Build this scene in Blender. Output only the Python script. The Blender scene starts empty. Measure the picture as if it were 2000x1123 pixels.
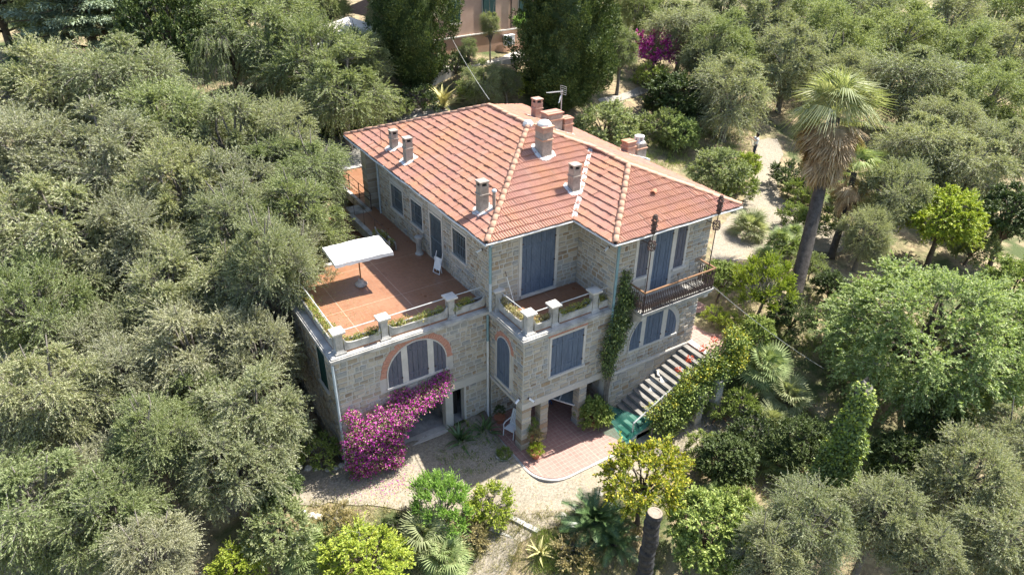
import bpy, math, random
import numpy as np
from mathutils import Matrix, Vector
SC = bpy.context.scene
COL = SC.collection
rng = np.random.default_rng(7)
random.seed(7)
R_ = math.radians

# ------------------------------------------------------------------ camera, sky, sun, exposure
CAM_F = 1381.5           # focal length in pixels of a 2000 px wide frame
CAM_P = np.array([-12.6777, -20.8953, 15.5568])
_pi, _ya, _ro = 0.5355, 0.5799, 0.0178
FW = np.array([math.sin(_ya)*math.cos(_pi), math.cos(_ya)*math.cos(_pi), -math.sin(_pi)])
_r = np.array([math.cos(_ya), -math.sin(_ya), 0.0]); _u = np.cross(_r, FW)
RT = _r*math.cos(_ro) + _u*math.sin(_ro); UP = -_r*math.sin(_ro) + _u*math.cos(_ro)
cd = bpy.data.cameras.new('camera'); cam = bpy.data.objects.new('camera', cd); COL.objects.link(cam)
cd.sensor_width = 36.0; cd.lens = CAM_F/2000*36.0; cd.clip_end = 3000; cd.clip_start = 0.3
M = Matrix.Identity(4)
for i in range(3):
    M[i][0] = RT[i]; M[i][1] = UP[i]; M[i][2] = -FW[i]; M[i][3] = CAM_P[i]
cam.matrix_world = M
SC.camera = cam

SUN_EL = math.atan2(1.0, 0.68)
world = bpy.data.worlds.new('World'); SC.world = world; world.use_nodes = True
nt = world.node_tree; nt.nodes.clear()
sky = nt.nodes.new('ShaderNodeTexSky'); sky.sky_type = 'NISHITA'; sky.sun_disc = False
sky.sun_elevation = SUN_EL; sky.sun_rotation = R_(90); sky.air_density = 1.0; sky.dust_density = 1.5; sky.ozone_density = 1.0
bg = nt.nodes.new('ShaderNodeBackground'); bg.inputs[1].default_value = 0.115
wo = nt.nodes.new('ShaderNodeOutputWorld')
nt.links.new(sky.outputs[0], bg.inputs[0]); nt.links.new(bg.outputs[0], wo.inputs[0])
sl = bpy.data.lights.new('sun', 'SUN'); sl.energy = 5.0; sl.angle = R_(0.53); sl.color = (1.0, 0.955, 0.87)
sun = bpy.data.objects.new('sun', sl); COL.objects.link(sun)
sun.rotation_euler = (R_(0.8), math.atan(0.68), 0); sun.location = (40, 0, 60)
SC.view_settings.view_transform = 'Standard'; SC.view_settings.look = 'None'
SC.view_settings.exposure = 1.38; SC.view_settings.gamma = 1.0
SC.cycles.max_bounces = 6; SC.cycles.diffuse_bounces = 3; SC.cycles.transparent_max_bounces = 6
SC.cycles.transmission_bounces = 3; SC.cycles.caustics_reflective = False; SC.cycles.caustics_refractive = False

# ------------------------------------------------------------------ pixel -> world helpers (2000 x 1123 px photograph)
def ray(px, py): return FW + RT*(px-1000)/CAM_F + UP*(561.5-py)/CAM_F
def proj(X):
    d = np.asarray(X, float) - CAM_P; k = d@FW
    return 1000+CAM_F*(d@RT)/k, 561.5-CAM_F*(d@UP)/k, k
def on_z(px, py, z): d = ray(px, py); return CAM_P + d*((z-CAM_P[2])/d[2])
def on_y(px, py, y): d = ray(px, py); return CAM_P + d*((y-CAM_P[1])/d[1])

# ------------------------------------------------------------------ terrain height
CTRL = np.array([
 (-8.7,1.2,-5.5),(-9,-1,-5.6),(-7,-2,-5.75),(-5.5,-.4,-5.55),(-4,-.3,-5.65),(0,-5.5,-6),(3,-5.5,-6),(6,-5.2,-6),(9,-5.6,-5.95),(-2,-3,-5.95),(4.4,-4.6,-6),(-2.6,-1,-5.85),
 (-1.8,-6.1,-6.12),(-3,-5.2,-6.3),(-4.2,-6.3,-6.75),(-6,-9,-7.3),(-10,-6,-6.4),(-14,-4,-6.7),(-20,-6,-7),(-13,-12,-7.6),(-20,-20,-8.5),
 (-11,3,-5.3),(-11,8,-4.6),(-12,14,-2.6),(-12,20,-.9),(-20,4,-5.6),(-20,14,-3),(-30,10,-4),(-35,30,-.5),(-15,30,.6),(-15,45,3),(-45,60,4),
 (-3,18,-.15),(1.3,21.5,0),(0,17.5,-.1),(6,17.4,-.1),(3,27,2.2),(8,24,2.6),(12,24,3.7),(18,28,4.0),(12,20,1.6),(14,16,.2),(10,34,4.4),(0,40,4),
 (11,-3,-3.6),(13,-2,-3.6),(11.5,0,-3.6),(12.5,4,-3.3),(13,9,-2.4),(16,-3,-3.5),(20,4.4,-3.0),(24,7,-2.4),(28,10.5,-1.8),(22,14,-1.2),(30,20,.8),
 (14,-6,-4.6),(10,-7.5,-5.9),(6,-9,-6.2),(2,-9,-6.4),(8,-13,-6.8),(14,-12,-6.2),(20,-8,-5.2),(24,-16,-6.6),(10,-20,-8),(0,-16,-8),(30,-4,-4.2),(34,4,-3.2),
 (50,0,-4),(45,18,-.5),(70,20,-1.5),(90,40,-1),(60,50,4),(30,50,6),(110,0,-6),(60,-30,-9),(0,70,7),(0,-40,-12),(-50,-30,-10)], float)
_phi = lambda r: np.sqrt(r*r+1.5)
_n = len(CTRL)
_A = np.zeros((_n+3, _n+3)); _A[:_n, :_n] = _phi(np.hypot(CTRL[:, None, 0]-CTRL[None, :, 0], CTRL[:, None, 1]-CTRL[None, :, 1]))
_A[:_n, _n] = 1; _A[:_n, _n+1:] = CTRL[:, :2]; _A[_n, :_n] = 1; _A[_n+1:, :_n] = CTRL[:, :2].T
_w = np.linalg.solve(_A, np.r_[CTRL[:, 2], 0, 0, 0])
def terrain(x, y):
    x = np.asarray(x, float); y = np.asarray(y, float)
    sh = x.shape; x = np.clip(x.ravel(), -120, 170); y = np.clip(y.ravel(), -70, 120); z = np.empty(x.size)
    for s in range(0, x.size, 4000):
        e = slice(s, s+4000)
        z[e] = _phi(np.hypot(x[e, None]-CTRL[None, :, 0], y[e, None]-CTRL[None, :, 1]))@_w[:_n] + _w[_n] + x[e]*_w[_n+1] + y[e]*_w[_n+2]
    ins = ((x > 0.05) & (x < 9.4) & (y > -2.45) & (y < 13.2)) | ((x > -6.5) & (x <= 0.05) & (y > 0.3) & (y < 6.8))
    z = np.where(ins, np.minimum(z, -6.3), z)
    st = (x > 4.2) & (x < 9.25) & (y > -4.25) & (y < -2.4)
    z = np.where(st, np.minimum(z, -6.05), z)
    fc = (x > -.45) & (x < 4.4) & (y > -4.7) & (y < 0)
    z = np.where(fc, np.minimum(z, -6.02), z)
    return z.reshape(sh)
def tz(x, y): return float(terrain(np.array([x]), np.array([y]))[0])
def at(px, py, h=0.0):
    """first point on the view ray through the pixel that is h above the terrain"""
    d = ray(px, py); t = np.arange(10.0, 190.0, .25)
    P = CAM_P[None]+d[None]*t[:, None]
    g = P[:, 2]-terrain(P[:, 0], P[:, 1])-h
    i = np.argmax(g <= 0) if (g <= 0).any() else len(t)-1
    if i == 0: return P[0]
    a = g[i-1]/(g[i-1]-g[i]) if g[i-1] != g[i] else 0
    return P[i-1]*(1-a)+P[i]*a

# ------------------------------------------------------------------ mesh builder
class MB:
    def __init__(s): s.v = []; s.f = []; s.n = 0
    def add(s, verts, faces):
        s.v.extend(tuple(map(float, p)) for p in verts); s.f.extend(tuple(i+s.n for i in f) for f in faces); s.n = len(s.v); return s
    def box(s, x0, x1, y0, y1, z0, z1):
        return s.add([(x0,y0,z0),(x1,y0,z0),(x1,y1,z0),(x0,y1,z0),(x0,y0,z1),(x1,y0,z1),(x1,y1,z1),(x0,y1,z1)],
                     [(0,3,2,1),(4,5,6,7),(0,1,5,4),(1,2,6,5),(2,3,7,6),(3,0,4,7)])
    def prism(s, poly, z0, z1):
        n = len(poly); v = [(x, y, z0) for x, y in poly]+[(x, y, z1) for x, y in poly]
        return s.add(v, [tuple(range(n-1, -1, -1)), tuple(range(n, 2*n))]+[(i, (i+1) % n, n+(i+1) % n, n+i) for i in range(n)])
    def slab(s, pts3, d):
        """planar polygon pts3 extruded by the vector d"""
        n = len(pts3); d = np.asarray(d, float); v = [np.asarray(p, float) for p in pts3]; v = v+[p+d for p in v]
        return s.add(v, [tuple(range(n-1, -1, -1)), tuple(range(n, 2*n))]+[(i, (i+1) % n, n+(i+1) % n, n+i) for i in range(n)])
    def bar(s, a, b, w, h=None):
        a = np.asarray(a, float); b = np.asarray(b, float); h = h or w
        t = (b-a)/np.linalg.norm(b-a); r = np.cross(t, (0, 0, 1)); r = r/np.linalg.norm(r) if np.linalg.norm(r) > 1e-3 else np.array([1., 0, 0]); u = np.cross(r, t)
        c = [r*w/2*i+u*h/2*j for i, j in ((-1,-1),(1,-1),(1,1),(-1,1))]
        return s.add([a+k for k in c]+[b+k for k in c], [(3,2,1,0),(4,5,6,7)]+[(i,(i+1)%4,4+(i+1)%4,4+i) for i in range(4)])
    def tube(s, pts, rad, k=8, cap=True):
        pts = np.asarray(pts, float); m = len(pts); rad = np.broadcast_to(rad, (m,))
        V = []; prev = None
        for i in range(m):
            t = pts[min(i+1, m-1)]-pts[max(i-1, 0)]; t = t/(np.linalg.norm(t)+1e-9)
            if prev is None: r = np.cross(t, (0, 0, 1)) if abs(t[2]) < .9 else np.cross(t, (1, 0, 0))
            else: r = prev-t*(prev@t)
            r = r/(np.linalg.norm(r)+1e-9); prev = r; q = np.cross(t, r)
            for j in range(k):
                a = 2*math.pi*j/k; V.append(pts[i]+rad[i]*(math.cos(a)*r+math.sin(a)*q))
        F = [(i*k+j, i*k+(j+1)%k, (i+1)*k+(j+1)%k, (i+1)*k+j) for i in range(m-1) for j in range(k)]
        if cap: F += [tuple(range(k-1, -1, -1)), tuple((m-1)*k+j for j in range(k))]
        return s.add(V, F)
    def lathe(s, prof, k=16, c=(0, 0, 0)):
        m = len(prof); V = [(c[0]+r*math.cos(2*math.pi*j/k), c[1]+r*math.sin(2*math.pi*j/k), c[2]+z) for r, z in prof for j in range(k)]
        F = [(i*k+j, i*k+(j+1)%k, (i+1)*k+(j+1)%k, (i+1)*k+j) for i in range(m-1) for j in range(k)]
        return s.add(V, F+[tuple(range(k-1, -1, -1)), tuple((m-1)*k+j for j in range(k))])
    def xf(s, mat):
        s.v = [tuple(mat@Vector(p)) for p in s.v]; return s
    def mesh(s, name, mat=None, smooth=False):
        me = bpy.data.meshes.new(name); me.from_pydata(s.v, [], s.f); me.update()
        if mat: me.materials.append(mat)
        if smooth: me.polygons.foreach_set('use_smooth', [True]*len(me.polygons))
        return me
    def build(s, name, mat=None, parent=None, smooth=False):
        return link(name, s.mesh(name, mat, smooth), parent)
def link(name, me, parent=None, loc=None, rot=None, scale=None):
    o = bpy.data.objects.new(name, me); COL.objects.link(o)
    if parent is not None: o.parent = parent
    if loc is not None: o.location = loc
    if rot is not None: o.rotation_euler = rot
    if scale is not None: o.scale = scale if hasattr(scale, '__len__') else (scale,)*3
    return o
def empty(name, loc=(0, 0, 0), rz=0.0, scale=1.0, parent=None):
    o = bpy.data.objects.new(name, None); COL.objects.link(o); o.location = loc; o.rotation_euler = (0, 0, rz)
    o.scale = (scale,)*3 if not hasattr(scale, '__len__') else scale; o.empty_display_size = .1
    if parent is not None: o.parent = parent
    return o
def tag(o, label=None, cat=None, group=None, kind=None):
    if label: o['label'] = label
    if cat: o['category'] = cat
    if group: o['group'] = group
    if kind: o['kind'] = kind
    return o
def np_mesh(name, V, quads, mat=None):
    """fast mesh from numpy arrays: V (n,3), quads (m,4)"""
    me = bpy.data.meshes.new(name); nv = len(V); nf = len(quads); k = quads.shape[1]
    me.vertices.add(nv); me.vertices.foreach_set('co', np.ascontiguousarray(V, np.float32).ravel())
    me.loops.add(nf*k); me.loops.foreach_set('vertex_index', np.ascontiguousarray(quads, np.int32).ravel())
    me.polygons.add(nf); me.polygons.foreach_set('loop_start', np.arange(0, nf*k, k, dtype=np.int32))
    me.update(calc_edges=True)
    if mat: me.materials.append(mat)
    return me

# ------------------------------------------------------------------ materials
class NT:
    def __init__(s, name):
        s.m = bpy.data.materials.new(name); s.m.use_nodes = True; s.t = s.m.node_tree; s.t.nodes.clear()
        s.out = s.n('ShaderNodeOutputMaterial')
    def n(s, typ, **kw):
        x = s.t.nodes.new(typ)
        for k, v in kw.items(): setattr(x, k, v)
        return x
    def l(s, a, b): s.t.links.new(a, b)
    def noise(s, scale, detail=4, rough=.6, vec=None):
        x = s.n('ShaderNodeTexNoise'); x.inputs['Scale'].default_value = scale; x.inputs['Detail'].default_value = detail; x.inputs['Roughness'].default_value = rough
        if vec is not None: s.l(vec, x.inputs['Vector'])
        return x.outputs['Fac']
    def ramp(s, fac, stops, interp='LINEAR'):
        x = s.n('ShaderNodeValToRGB'); cr = x.color_ramp; cr.interpolation = interp
        while len(cr.elements) < len(stops): cr.elements.new(.5)
        for e, (p, c) in zip(cr.elements, stops): e.position = p; e.color = (*c, 1) if len(c) == 3 else c
        s.l(fac, x.inputs[0]); return x.outputs[0]
    def mix(s, fac, a, b, blend='MIX'):
        x = s.n('ShaderNodeMix', data_type='RGBA', blend_type=blend)
        for sock, v in ((x.inputs[0], fac), (x.inputs[6], a), (x.inputs[7], b)):
            if hasattr(v, 'is_linked') or hasattr(v, 'links'): s.l(v, sock)
            elif isinstance(v, (int, float)): sock.default_value = v
            else: sock.default_value = (*v, 1)
        return x.outputs[2]
    def math(s, op, a, b=0.0):
        x = s.n('ShaderNodeMath', operation=op)
        for sock, v in ((x.inputs[0], a), (x.inputs[1], b)):
            if isinstance(v, (int, float)): sock.default_value = v
            else: s.l(v, sock)
        return x.outputs[0]
    def pos(s): return s.n('ShaderNodeNewGeometry').outputs['Position']
    def rnd(s):
        a = s.n('ShaderNodeNewGeometry').outputs['Random Per Island']; b = s.n('ShaderNodeObjectInfo').outputs['Random']
        return s.math('FRACT', s.math('ADD', a, b))
    def bsdf(s, col, rough=.8, bump=None, bstr=.3, bdist=.02, spec=.3, metal=0.0):
        p = s.n('ShaderNodeBsdfPrincipled'); s.l(p.outputs[0], s.out.inputs[0])
        if isinstance(col, tuple): p.inputs['Base Color'].default_value = (*col, 1)
        else: s.l(col, p.inputs['Base Color'])
        if isinstance(rough, (int, float)): p.inputs['Roughness'].default_value = rough
        else: s.l(rough, p.inputs['Roughness'])
        p.inputs['Specular IOR Level'].default_value = spec; p.inputs['Metallic'].default_value = metal
        if bump is not None:
            b = s.n('ShaderNodeBump'); b.inputs['Strength'].default_value = bstr; b.inputs['Distance'].default_value = bdist
            s.l(bump, b.inputs['Height']); s.l(b.outputs[0], p.inputs['Normal'])
        return s.m
def m_noise(name, c1, c2, scale=3, rough=.85, bump=True, fine=40, bstr=.35, spec=.25, lo=.35, hi=.65):
    t = NT(name); p = t.pos(); a = t.noise(scale, 6, .65, p); f = t.noise(fine, 4, .6, p)
    c = t.ramp(t.math('ADD', t.math('MULTIPLY', a, .75), t.math('MULTIPLY', f, .25)), [(lo, c1), (hi, c2)])
    return t.bsdf(c, rough, f if bump else None, bstr, .02, spec)

def mk_stone():
    t = NT('stone'); p = t.pos(); r = t.rnd()
    base = t.ramp(r, [(0, (.35,.295,.22)), (.12, (.41,.365,.295)), (.30, (.46,.415,.34)), (.46, (.37,.355,.32)), (.60, (.51,.465,.39)), (.76, (.34,.25,.16)), (.81, (.32,.33,.325)), (.90, (.42,.365,.285)), (.97, (.25,.185,.13))], 'CONSTANT')
    a = t.noise(5, 6, .7, p); f = t.noise(38, 5, .7, p)
    c = t.mix(t.ramp(a, [(.35, (.0,.0,.0)), (.7, (1,1,1))]), base, (.46,.43,.37)); c = t.mix(.4, base, c)
    c = t.mix(1.0, c, t.ramp(f, [(.3, (.72,.7,.68)), (.7, (1.12,1.1,1.06))]), 'MULTIPLY')
    return t.bsdf(c, .9, t.math('ADD', t.math('MULTIPLY', a, .6), f), .55, .03, .2)
def mk_mortar():
    t = NT('mortar'); p = t.pos(); a = t.noise(2.2, 6, .7, p); f = t.noise(50, 4, .6, p)
    c = t.ramp(a, [(.3, (.42,.395,.35)), (.55, (.49,.465,.42)), (.75, (.54,.515,.47))])
    return t.bsdf(c, .95, f, .5, .02, .15)
def mk_tile():
    t = NT('roof_tile_clay'); p = t.pos(); r = t.rnd(); a = t.noise(.55, 6, .7, p); f = t.noise(16, 5, .65, p); l = t.noise(3.1, 7, .75, p)
    c = t.ramp(r, [(0, (.36,.188,.146)), (.25, (.385,.205,.16)), (.6, (.405,.218,.172)), (.85, (.39,.208,.158)), (.97, (.43,.255,.205)), (1, (.345,.175,.13))])
    c = t.mix(t.ramp(a, [(.42, (0,0,0)), (.66, (.5,.5,.5))]), c, (.52,.26,.12))
    c = t.mix(t.ramp(l, [(.56, (0,0,0)), (.72, (.6,.6,.6))]), c, (.25,.165,.115))
    c = t.mix(1.0, c, t.ramp(f, [(.3, (.8,.8,.8)), (.7, (1.1,1.1,1.1))]), 'MULTIPLY')
    return t.bsdf(c, .8, f, .25, .01, .25)
def mk_tiles_floor(name, cols, grout, size, rough, rot=0.0):
    t = NT(name); p = t.pos()
    mp = t.n('ShaderNodeMapping'); mp.inputs['Rotation'].default_value = (0, 0, rot); t.l(p, mp.inputs[0])
    b = t.n('ShaderNodeTexBrick'); b.offset = 0.0; b.inputs['Scale'].default_value = 1.0; b.inputs['Brick Width'].default_value = size; b.inputs['Row Height'].default_value = size
    b.inputs['Mortar Size'].default_value = .011; b.inputs['Mortar Smooth'].default_value = .3; b.inputs['Bias'].default_value = 0
    b.inputs['Color1'].default_value = (*cols[0], 1); b.inputs['Color2'].default_value = (*cols[1], 1); b.inputs['Mortar'].default_value = (*grout, 1)
    t.l(mp.outputs[0], b.inputs['Vector'])
    a = t.noise(.6, 5, .7, p); f = t.noise(9, 5, .7, p)
    j = t.n('ShaderNodeTexBrick'); j.offset = 0.0; j.inputs['Scale'].default_value = 1.0; j.inputs['Brick Width'].default_value = 2.6; j.inputs['Row Height'].default_value = 3.0; j.inputs['Mortar Size'].default_value = .022; j.inputs['Mortar Smooth'].default_value = .6; t.l(p, j.inputs['Vector'])
    c = t.mix(t.ramp(a, [(.4, (0,0,0)), (.7, (.5,.5,.5))]), b.outputs['Color'], cols[2])
    c = t.mix(t.math('MULTIPLY', j.outputs['Fac'], t.math('MULTIPLY', f, .9)), c, (.52,.40,.30))
    c = t.mix(t.ramp(t.noise(1.7, 7, .75, p), [(.57, (0,0,0)), (.7, (.45,.45,.45))]), c, tuple(k*.55 for k in cols[0]))
    c = t.mix(1.0, c, t.ramp(f, [(.3, (.82,.82,.82)), (.7, (1.1,1.1,1.1))]), 'MULTIPLY')
    rr = t.ramp(a, [(.35, (rough,)*3), (.7, (rough+.25,)*3)])
    return t.bsdf(c, rr, b.outputs['Fac'], -.25, .01, .45)
def mk_shutter(name, c1, c2, worn):
    t = NT(name); p = t.pos()
    mp = t.n('ShaderNodeMapping'); mp.inputs['Scale'].default_value = (6, 6, .9); t.l(p, mp.inputs[0])
    a = t.noise(2.2, 6, .7, mp.outputs[0]); f = t.noise(24, 4, .7, p)
    c = t.ramp(a, [(.3, c1), (.62, c2)]); c = t.mix(t.ramp(t.noise(5, 6, .75, mp.outputs[0]), [(.60, (0,0,0)), (.72, (.8,.8,.8))]), c, worn)
    w = t.n('ShaderNodeTexWave'); w.wave_type = 'BANDS'; w.bands_direction = 'Z'; w.inputs['Scale'].default_value = 5.2; w.inputs['Distortion'].default_value = .6; w.inputs['Detail'].default_value = 2; t.l(p, w.inputs['Vector'])
    c = t.mix(1.0, c, t.ramp(w.outputs['Fac'], [(.15, (.74,.74,.76)), (.5, (1.05,1.05,1.05))]), 'MULTIPLY')
    return t.bsdf(c, .75, w.outputs['Fac'], .5, .02, .25)
def mk_leaf(name, stops, trans=.22, hue=.25, rough=.55, spec=.35):
    t = NT(name); g = t.n('ShaderNodeNewGeometry').outputs['Random Per Island']; o = t.n('ShaderNodeObjectInfo').outputs['Random']
    c = t.ramp(g, stops)
    c = t.mix(1.0, c, t.ramp(o, [(0, (1-hue, 1-hue*.8, 1-hue)), (.5, (1,1,1)), (1, (1+hue*.6, 1+hue*.45, 1+hue*.2))]), 'MULTIPLY')
    p = t.n('ShaderNodeBsdfPrincipled'); t.l(c, p.inputs['Base Color']); p.inputs['Roughness'].default_value = rough; p.inputs['Specular IOR Level'].default_value = spec
    tr = t.n('ShaderNodeBsdfTranslucent'); t.l(t.mix(1.0, c, (1.1,1.15,.6), 'MULTIPLY'), tr.inputs[0])
    ms = t.n('ShaderNodeMixShader'); ms.inputs[0].default_value = trans
    t.l(p.outputs[0], ms.inputs[1]); t.l(tr.outputs[0], ms.inputs[2]); t.l(ms.outputs[0], t.out.inputs[0])
    return t.m
MT = {}
MT['stone'] = mk_stone(); MT['mortar'] = mk_mortar(); MT['tile'] = mk_tile()
MT['ridge'] = m_noise('ridge_clay', (.46,.24,.16), (.56,.36,.25), 6, .85)
MT['concrete'] = m_noise('weathered_concrete', (.20,.195,.18), (.46,.44,.405), 1.6, .9, fine=26, lo=.36, hi=.6)
MT['plaster'] = m_noise('pale_render', (.42,.40,.36), (.52,.49,.44), 2.5, .9)
MT['surround'] = m_noise('window_surround', (.46,.43,.385), (.58,.545,.49), 3, .9)
MT['flash'] = m_noise('mortar_flashing', (.52,.52,.50), (.74,.73,.71), 5, .85)
MT['brick'] = m_noise('red_brick', (.40,.19,.13), (.54,.29,.21), 9, .9)
MT['terrace'] = mk_tiles_floor('terrace_tiles', ((.245,.112,.058),(.285,.135,.072),(.33,.19,.12)), (.24,.14,.09), .20, .26)
MT['patio'] = mk_tiles_floor('patio_tiles', ((.30,.158,.127),(.335,.182,.147),(.365,.22,.18)), (.37,.28,.24), .20, .5)
MT['shut'] = mk_shutter('blue_shutter', (.075,.10,.14), (.14,.175,.23), (.20,.17,.165))
MT['shutworn'] = mk_shutter('worn_shutter', (.08,.09,.12), (.145,.142,.165), (.30,.16,.09))
MT['shutgreen'] = mk_shutter('green_shutter', (.008,.035,.035), (.015,.06,.055), (.02,.05,.05))
MT['steel'] = m_noise('grille_steel', (.10,.13,.15), (.17,.21,.24), 6, .5, spec=.5)
MT['glassdark'] = m_noise('dark_glass', (.012,.018,.024), (.02,.03,.04), 1, .12, bump=False, spec=.6)
MT['pipe'] = m_noise('pipe_metal', (.30,.36,.40), (.46,.52,.55), 3, .5, spec=.5)
MT['pipeteal'] = m_noise('pipe_teal', (.13,.24,.27), (.22,.33,.36), 3, .6, spec=.4)
MT['gutter'] = m_noise('gutter_white', (.50,.51,.50), (.70,.70,.68), 2, .5, spec=.4)
MT['white'] = m_noise('white_plastic', (.70,.71,.71), (.80,.80,.79), 5, .45, spec=.4)
MT['canvas'] = m_noise('white_canvas', (.70,.70,.68), (.80,.80,.78), 2, .9, bstr=.1)
MT['iron'] = m_noise('wrought_iron', (.05,.038,.036), (.13,.085,.07), 12, .75)
MT['rail'] = m_noise('galvanised_rail', (.42,.43,.42), (.56,.56,.54), 4, .5, spec=.5)
MT['dark'] = m_noise('dark_interior', (.03,.028,.025), (.05,.045,.04), 2, .95)  # near-black, the shade inside openings put into the colour
MT['wood'] = m_noise('brown_wood', (.16,.085,.045), (.27,.15,.08), 8, .7)
MT['woodbeam'] = m_noise('eaves_wood', (.16,.14,.12), (.26,.23,.20), 6, .85)
MT['bark'] = m_noise('olive_bark', (.10,.088,.075), (.24,.215,.185), 6, .95, fine=22, bstr=.8)
MT['barkd'] = m_noise('dark_bark', (.06,.048,.038), (.15,.12,.095), 5, .95, fine=18, bstr=.8)
MT['twig'] = m_noise('grey_twig', (.20,.185,.165), (.36,.34,.31), 5, .9, bump=False)
MT['palmbark'] = m_noise('palm_bark', (.035,.03,.027), (.105,.092,.082), 4, .95, fine=14, bstr=.9)
MT['soil'] = m_noise('planter_soil', (.07,.05,.035), (.14,.10,.07), 8, .95)
MT['terracotta'] = m_noise('terracotta', (.34,.13,.07), (.45,.2,.12), 6, .8)
# ------------------------------------------------------------------ ground
from mathutils.geometry import delaunay_2d_cdt
def mk_ground():
    t = NT('ground_soil'); p = t.pos(); a = t.noise(.35, 7, .7, p); b = t.noise(2.2, 7, .7, p); f = t.noise(30, 5, .7, p)
    soil = t.ramp(f, [(.3, (.17,.125,.08)), (.7, (.30,.235,.155))])
    dry = t.ramp(f, [(.3, (.30,.24,.13)), (.7, (.42,.35,.22))])
    grn = t.ramp(f, [(.3, (.055,.075,.03)), (.7, (.115,.14,.055))])
    c = t.mix(t.ramp(b, [(.42, (0,0,0)), (.58, (1,1,1))]), soil, dry)
    c = t.mix(t.ramp(a, [(.46, (0,0,0)), (.6, (1,1,1))]), c, grn)
    return t.bsdf(c, .95, t.math('ADD', b, f), .7, .08, .15)
def mk_gravel(name, c1, c2, c3):
    t = NT(name); p = t.pos(); a = t.noise(.7, 6, .7, p); b = t.noise(3.2, 8, .8, p); f = t.noise(11, 9, .85, p)
    c = t.ramp(f, [(.36, c1), (.5, c2), (.64, c3)])
    c = t.mix(t.ramp(a, [(.5, (0,0,0)), (.72, (.55,.55,.55))]), c, (.36,.285,.19))
    c = t.mix(t.ramp(b, [(.54, (0,0,0)), (.66, (.6,.6,.6))]), c, (.20,.175,.125))
    c = t.mix(t.ramp(t.noise(1.6, 8, .8, p), [(.56, (0,0,0)), (.7, (.55,.55,.55))]), c, (.17,.165,.10))
    return t.bsdf(c, .95, t.math('ADD', f, b), .6, .04, .15)
MT['ground'] = mk_ground()
MT['gravel'] = mk_gravel('pale_gravel', (.145,.122,.09), (.275,.24,.187), (.40,.355,.285))
MT['drive'] = mk_gravel('grey_driveway', (.22,.205,.18), (.30,.285,.25), (.37,.35,.31))
def axis(lo, hi, a, b, fine, grow=1.22):
    c = list(np.arange(a, b+.01, fine)); s = fine; x = b
    while x < hi: s *= grow; x += s; c.append(x)
    s = fine; x = a; L = []
    while x > lo: s *= grow; x -= s; L.append(x)
    return np.array(L[::-1]+c)
gx = axis(-900, 900, -22, 32, .42); gy = axis(-700, 900, -14, 28, .42)
X, Y = np.meshgrid(gx, gy); Z = terrain(X, Y)
Z += .05*np.sin(X*1.7+Y*.9)*np.sin(Y*1.3-X*.6) * (np.hypot(X+2, Y+3) > 8)
nx, ny = len(gx), len(gy); idx = np.arange(nx*ny).reshape(ny, nx)
Q = np.stack([idx[:-1, :-1], idx[:-1, 1:], idx[1:, 1:], idx[1:, :-1]], -1).reshape(-1, 4)
g = link('ground', np_mesh('ground', np.stack([X, Y, Z], -1).reshape(-1, 3), Q, MT['ground'])); tag(g, 'dry brown soil and sparse grass of the sloping garden', kind='structure')
g.data.polygons.foreach_set('use_smooth', [True]*len(g.data.polygons))

def drape(name, poly, mat, lift=.02, step=.35, rough=.12, zfun=None, label=None):
    """irregular sheet laid over the terrain inside a plan polygon"""
    B = []
    n = len(poly)
    for i in range(n):
        a = np.array(poly[i][:2], float); b = np.array(poly[(i+1) % n][:2], float); k = max(1, int(np.linalg.norm(b-a)/step))
        for j in range(k):
            q = a+(b-a)*j/k
            if rough and j: q = q+rng.normal(0, rough, 2)*.5
            B.append(q)
    B = np.array(B); x0, y0 = B.min(0); x1, y1 = B.max(0)
    GX, GY = np.meshgrid(np.arange(x0, x1, step), np.arange(y0, y1, step)); G = np.stack([GX.ravel(), GY.ravel()], -1)
    pts = [Vector((float(q[0]), float(q[1]))) for q in B]+[Vector((float(q[0]), float(q[1]))) for q in G]
    res = delaunay_2d_cdt(pts, [], [list(range(len(B)))], 1, 1e-4)
    V = np.array([(v.x, v.y) for v in res[0]]); z = (zfun(V[:, 0], V[:, 1]) if zfun else terrain(V[:, 0], V[:, 1])+.05*np.sin(V[:, 0]*1.7+V[:, 1]*.9)*np.sin(V[:, 1]*1.3-V[:, 0]*.6)*(np.hypot(V[:, 0]+2, V[:, 1]+3) > 8))+lift
    me = bpy.data.meshes.new(name); me.from_pydata([(a, b, c) for (a, b), c in zip(V.tolist(), z)], [], [tuple(f) for f in res[2]]); me.materials.append(mat)
    me.polygons.foreach_set('use_smooth', [True]*len(me.polygons))
    o = link(name, me); tag(o, label, kind='structure'); return o
drape('forecourt', [(-11,2.2),(-8.4,1.1),(-7.3,.5),(-6.6,.3),(0.1,.3),(.1,-2),(4.3,-4.0),(6,-4.35),(9.3,-4.45),(10.6,-5.2),(9.6,-6.2),(7.5,-6.5),(4.5,-6.3),(2.2,-6.1),(.6,-6.2),(-1.0,-6.35),(-1.75,-6.15),(-2.15,-5.1),(-3.1,-4.35),(-4.5,-3.4),(-7,-1.75),(-9.4,-.4),(-11.4,.3)], MT['gravel'], .035, label='pale gravel forecourt in front of the villa')
drape('footpath', [(-2.2,-5.15),(-1.75,-6.1),(-2.5,-6.1),(-3.5,-6.75),(-4.6,-7.6),(-6.5,-9.5),(-7.6,-8.8),(-5.9,-6.9),(-4.4,-5.75),(-3.2,-5.1)], MT['gravel'], .03, label='narrow gravel footpath leading down from the forecourt')
_pp = [(1388,505),(1398,450),(1452,395),(1474,330),(1478,296),(1466,272),(1518,272),(1530,300),(1512,335),(1520,385),(1560,405),(1610,440),(1668,455),(1640,492),(1560,488),(1480,500),(1440,512)]
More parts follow.
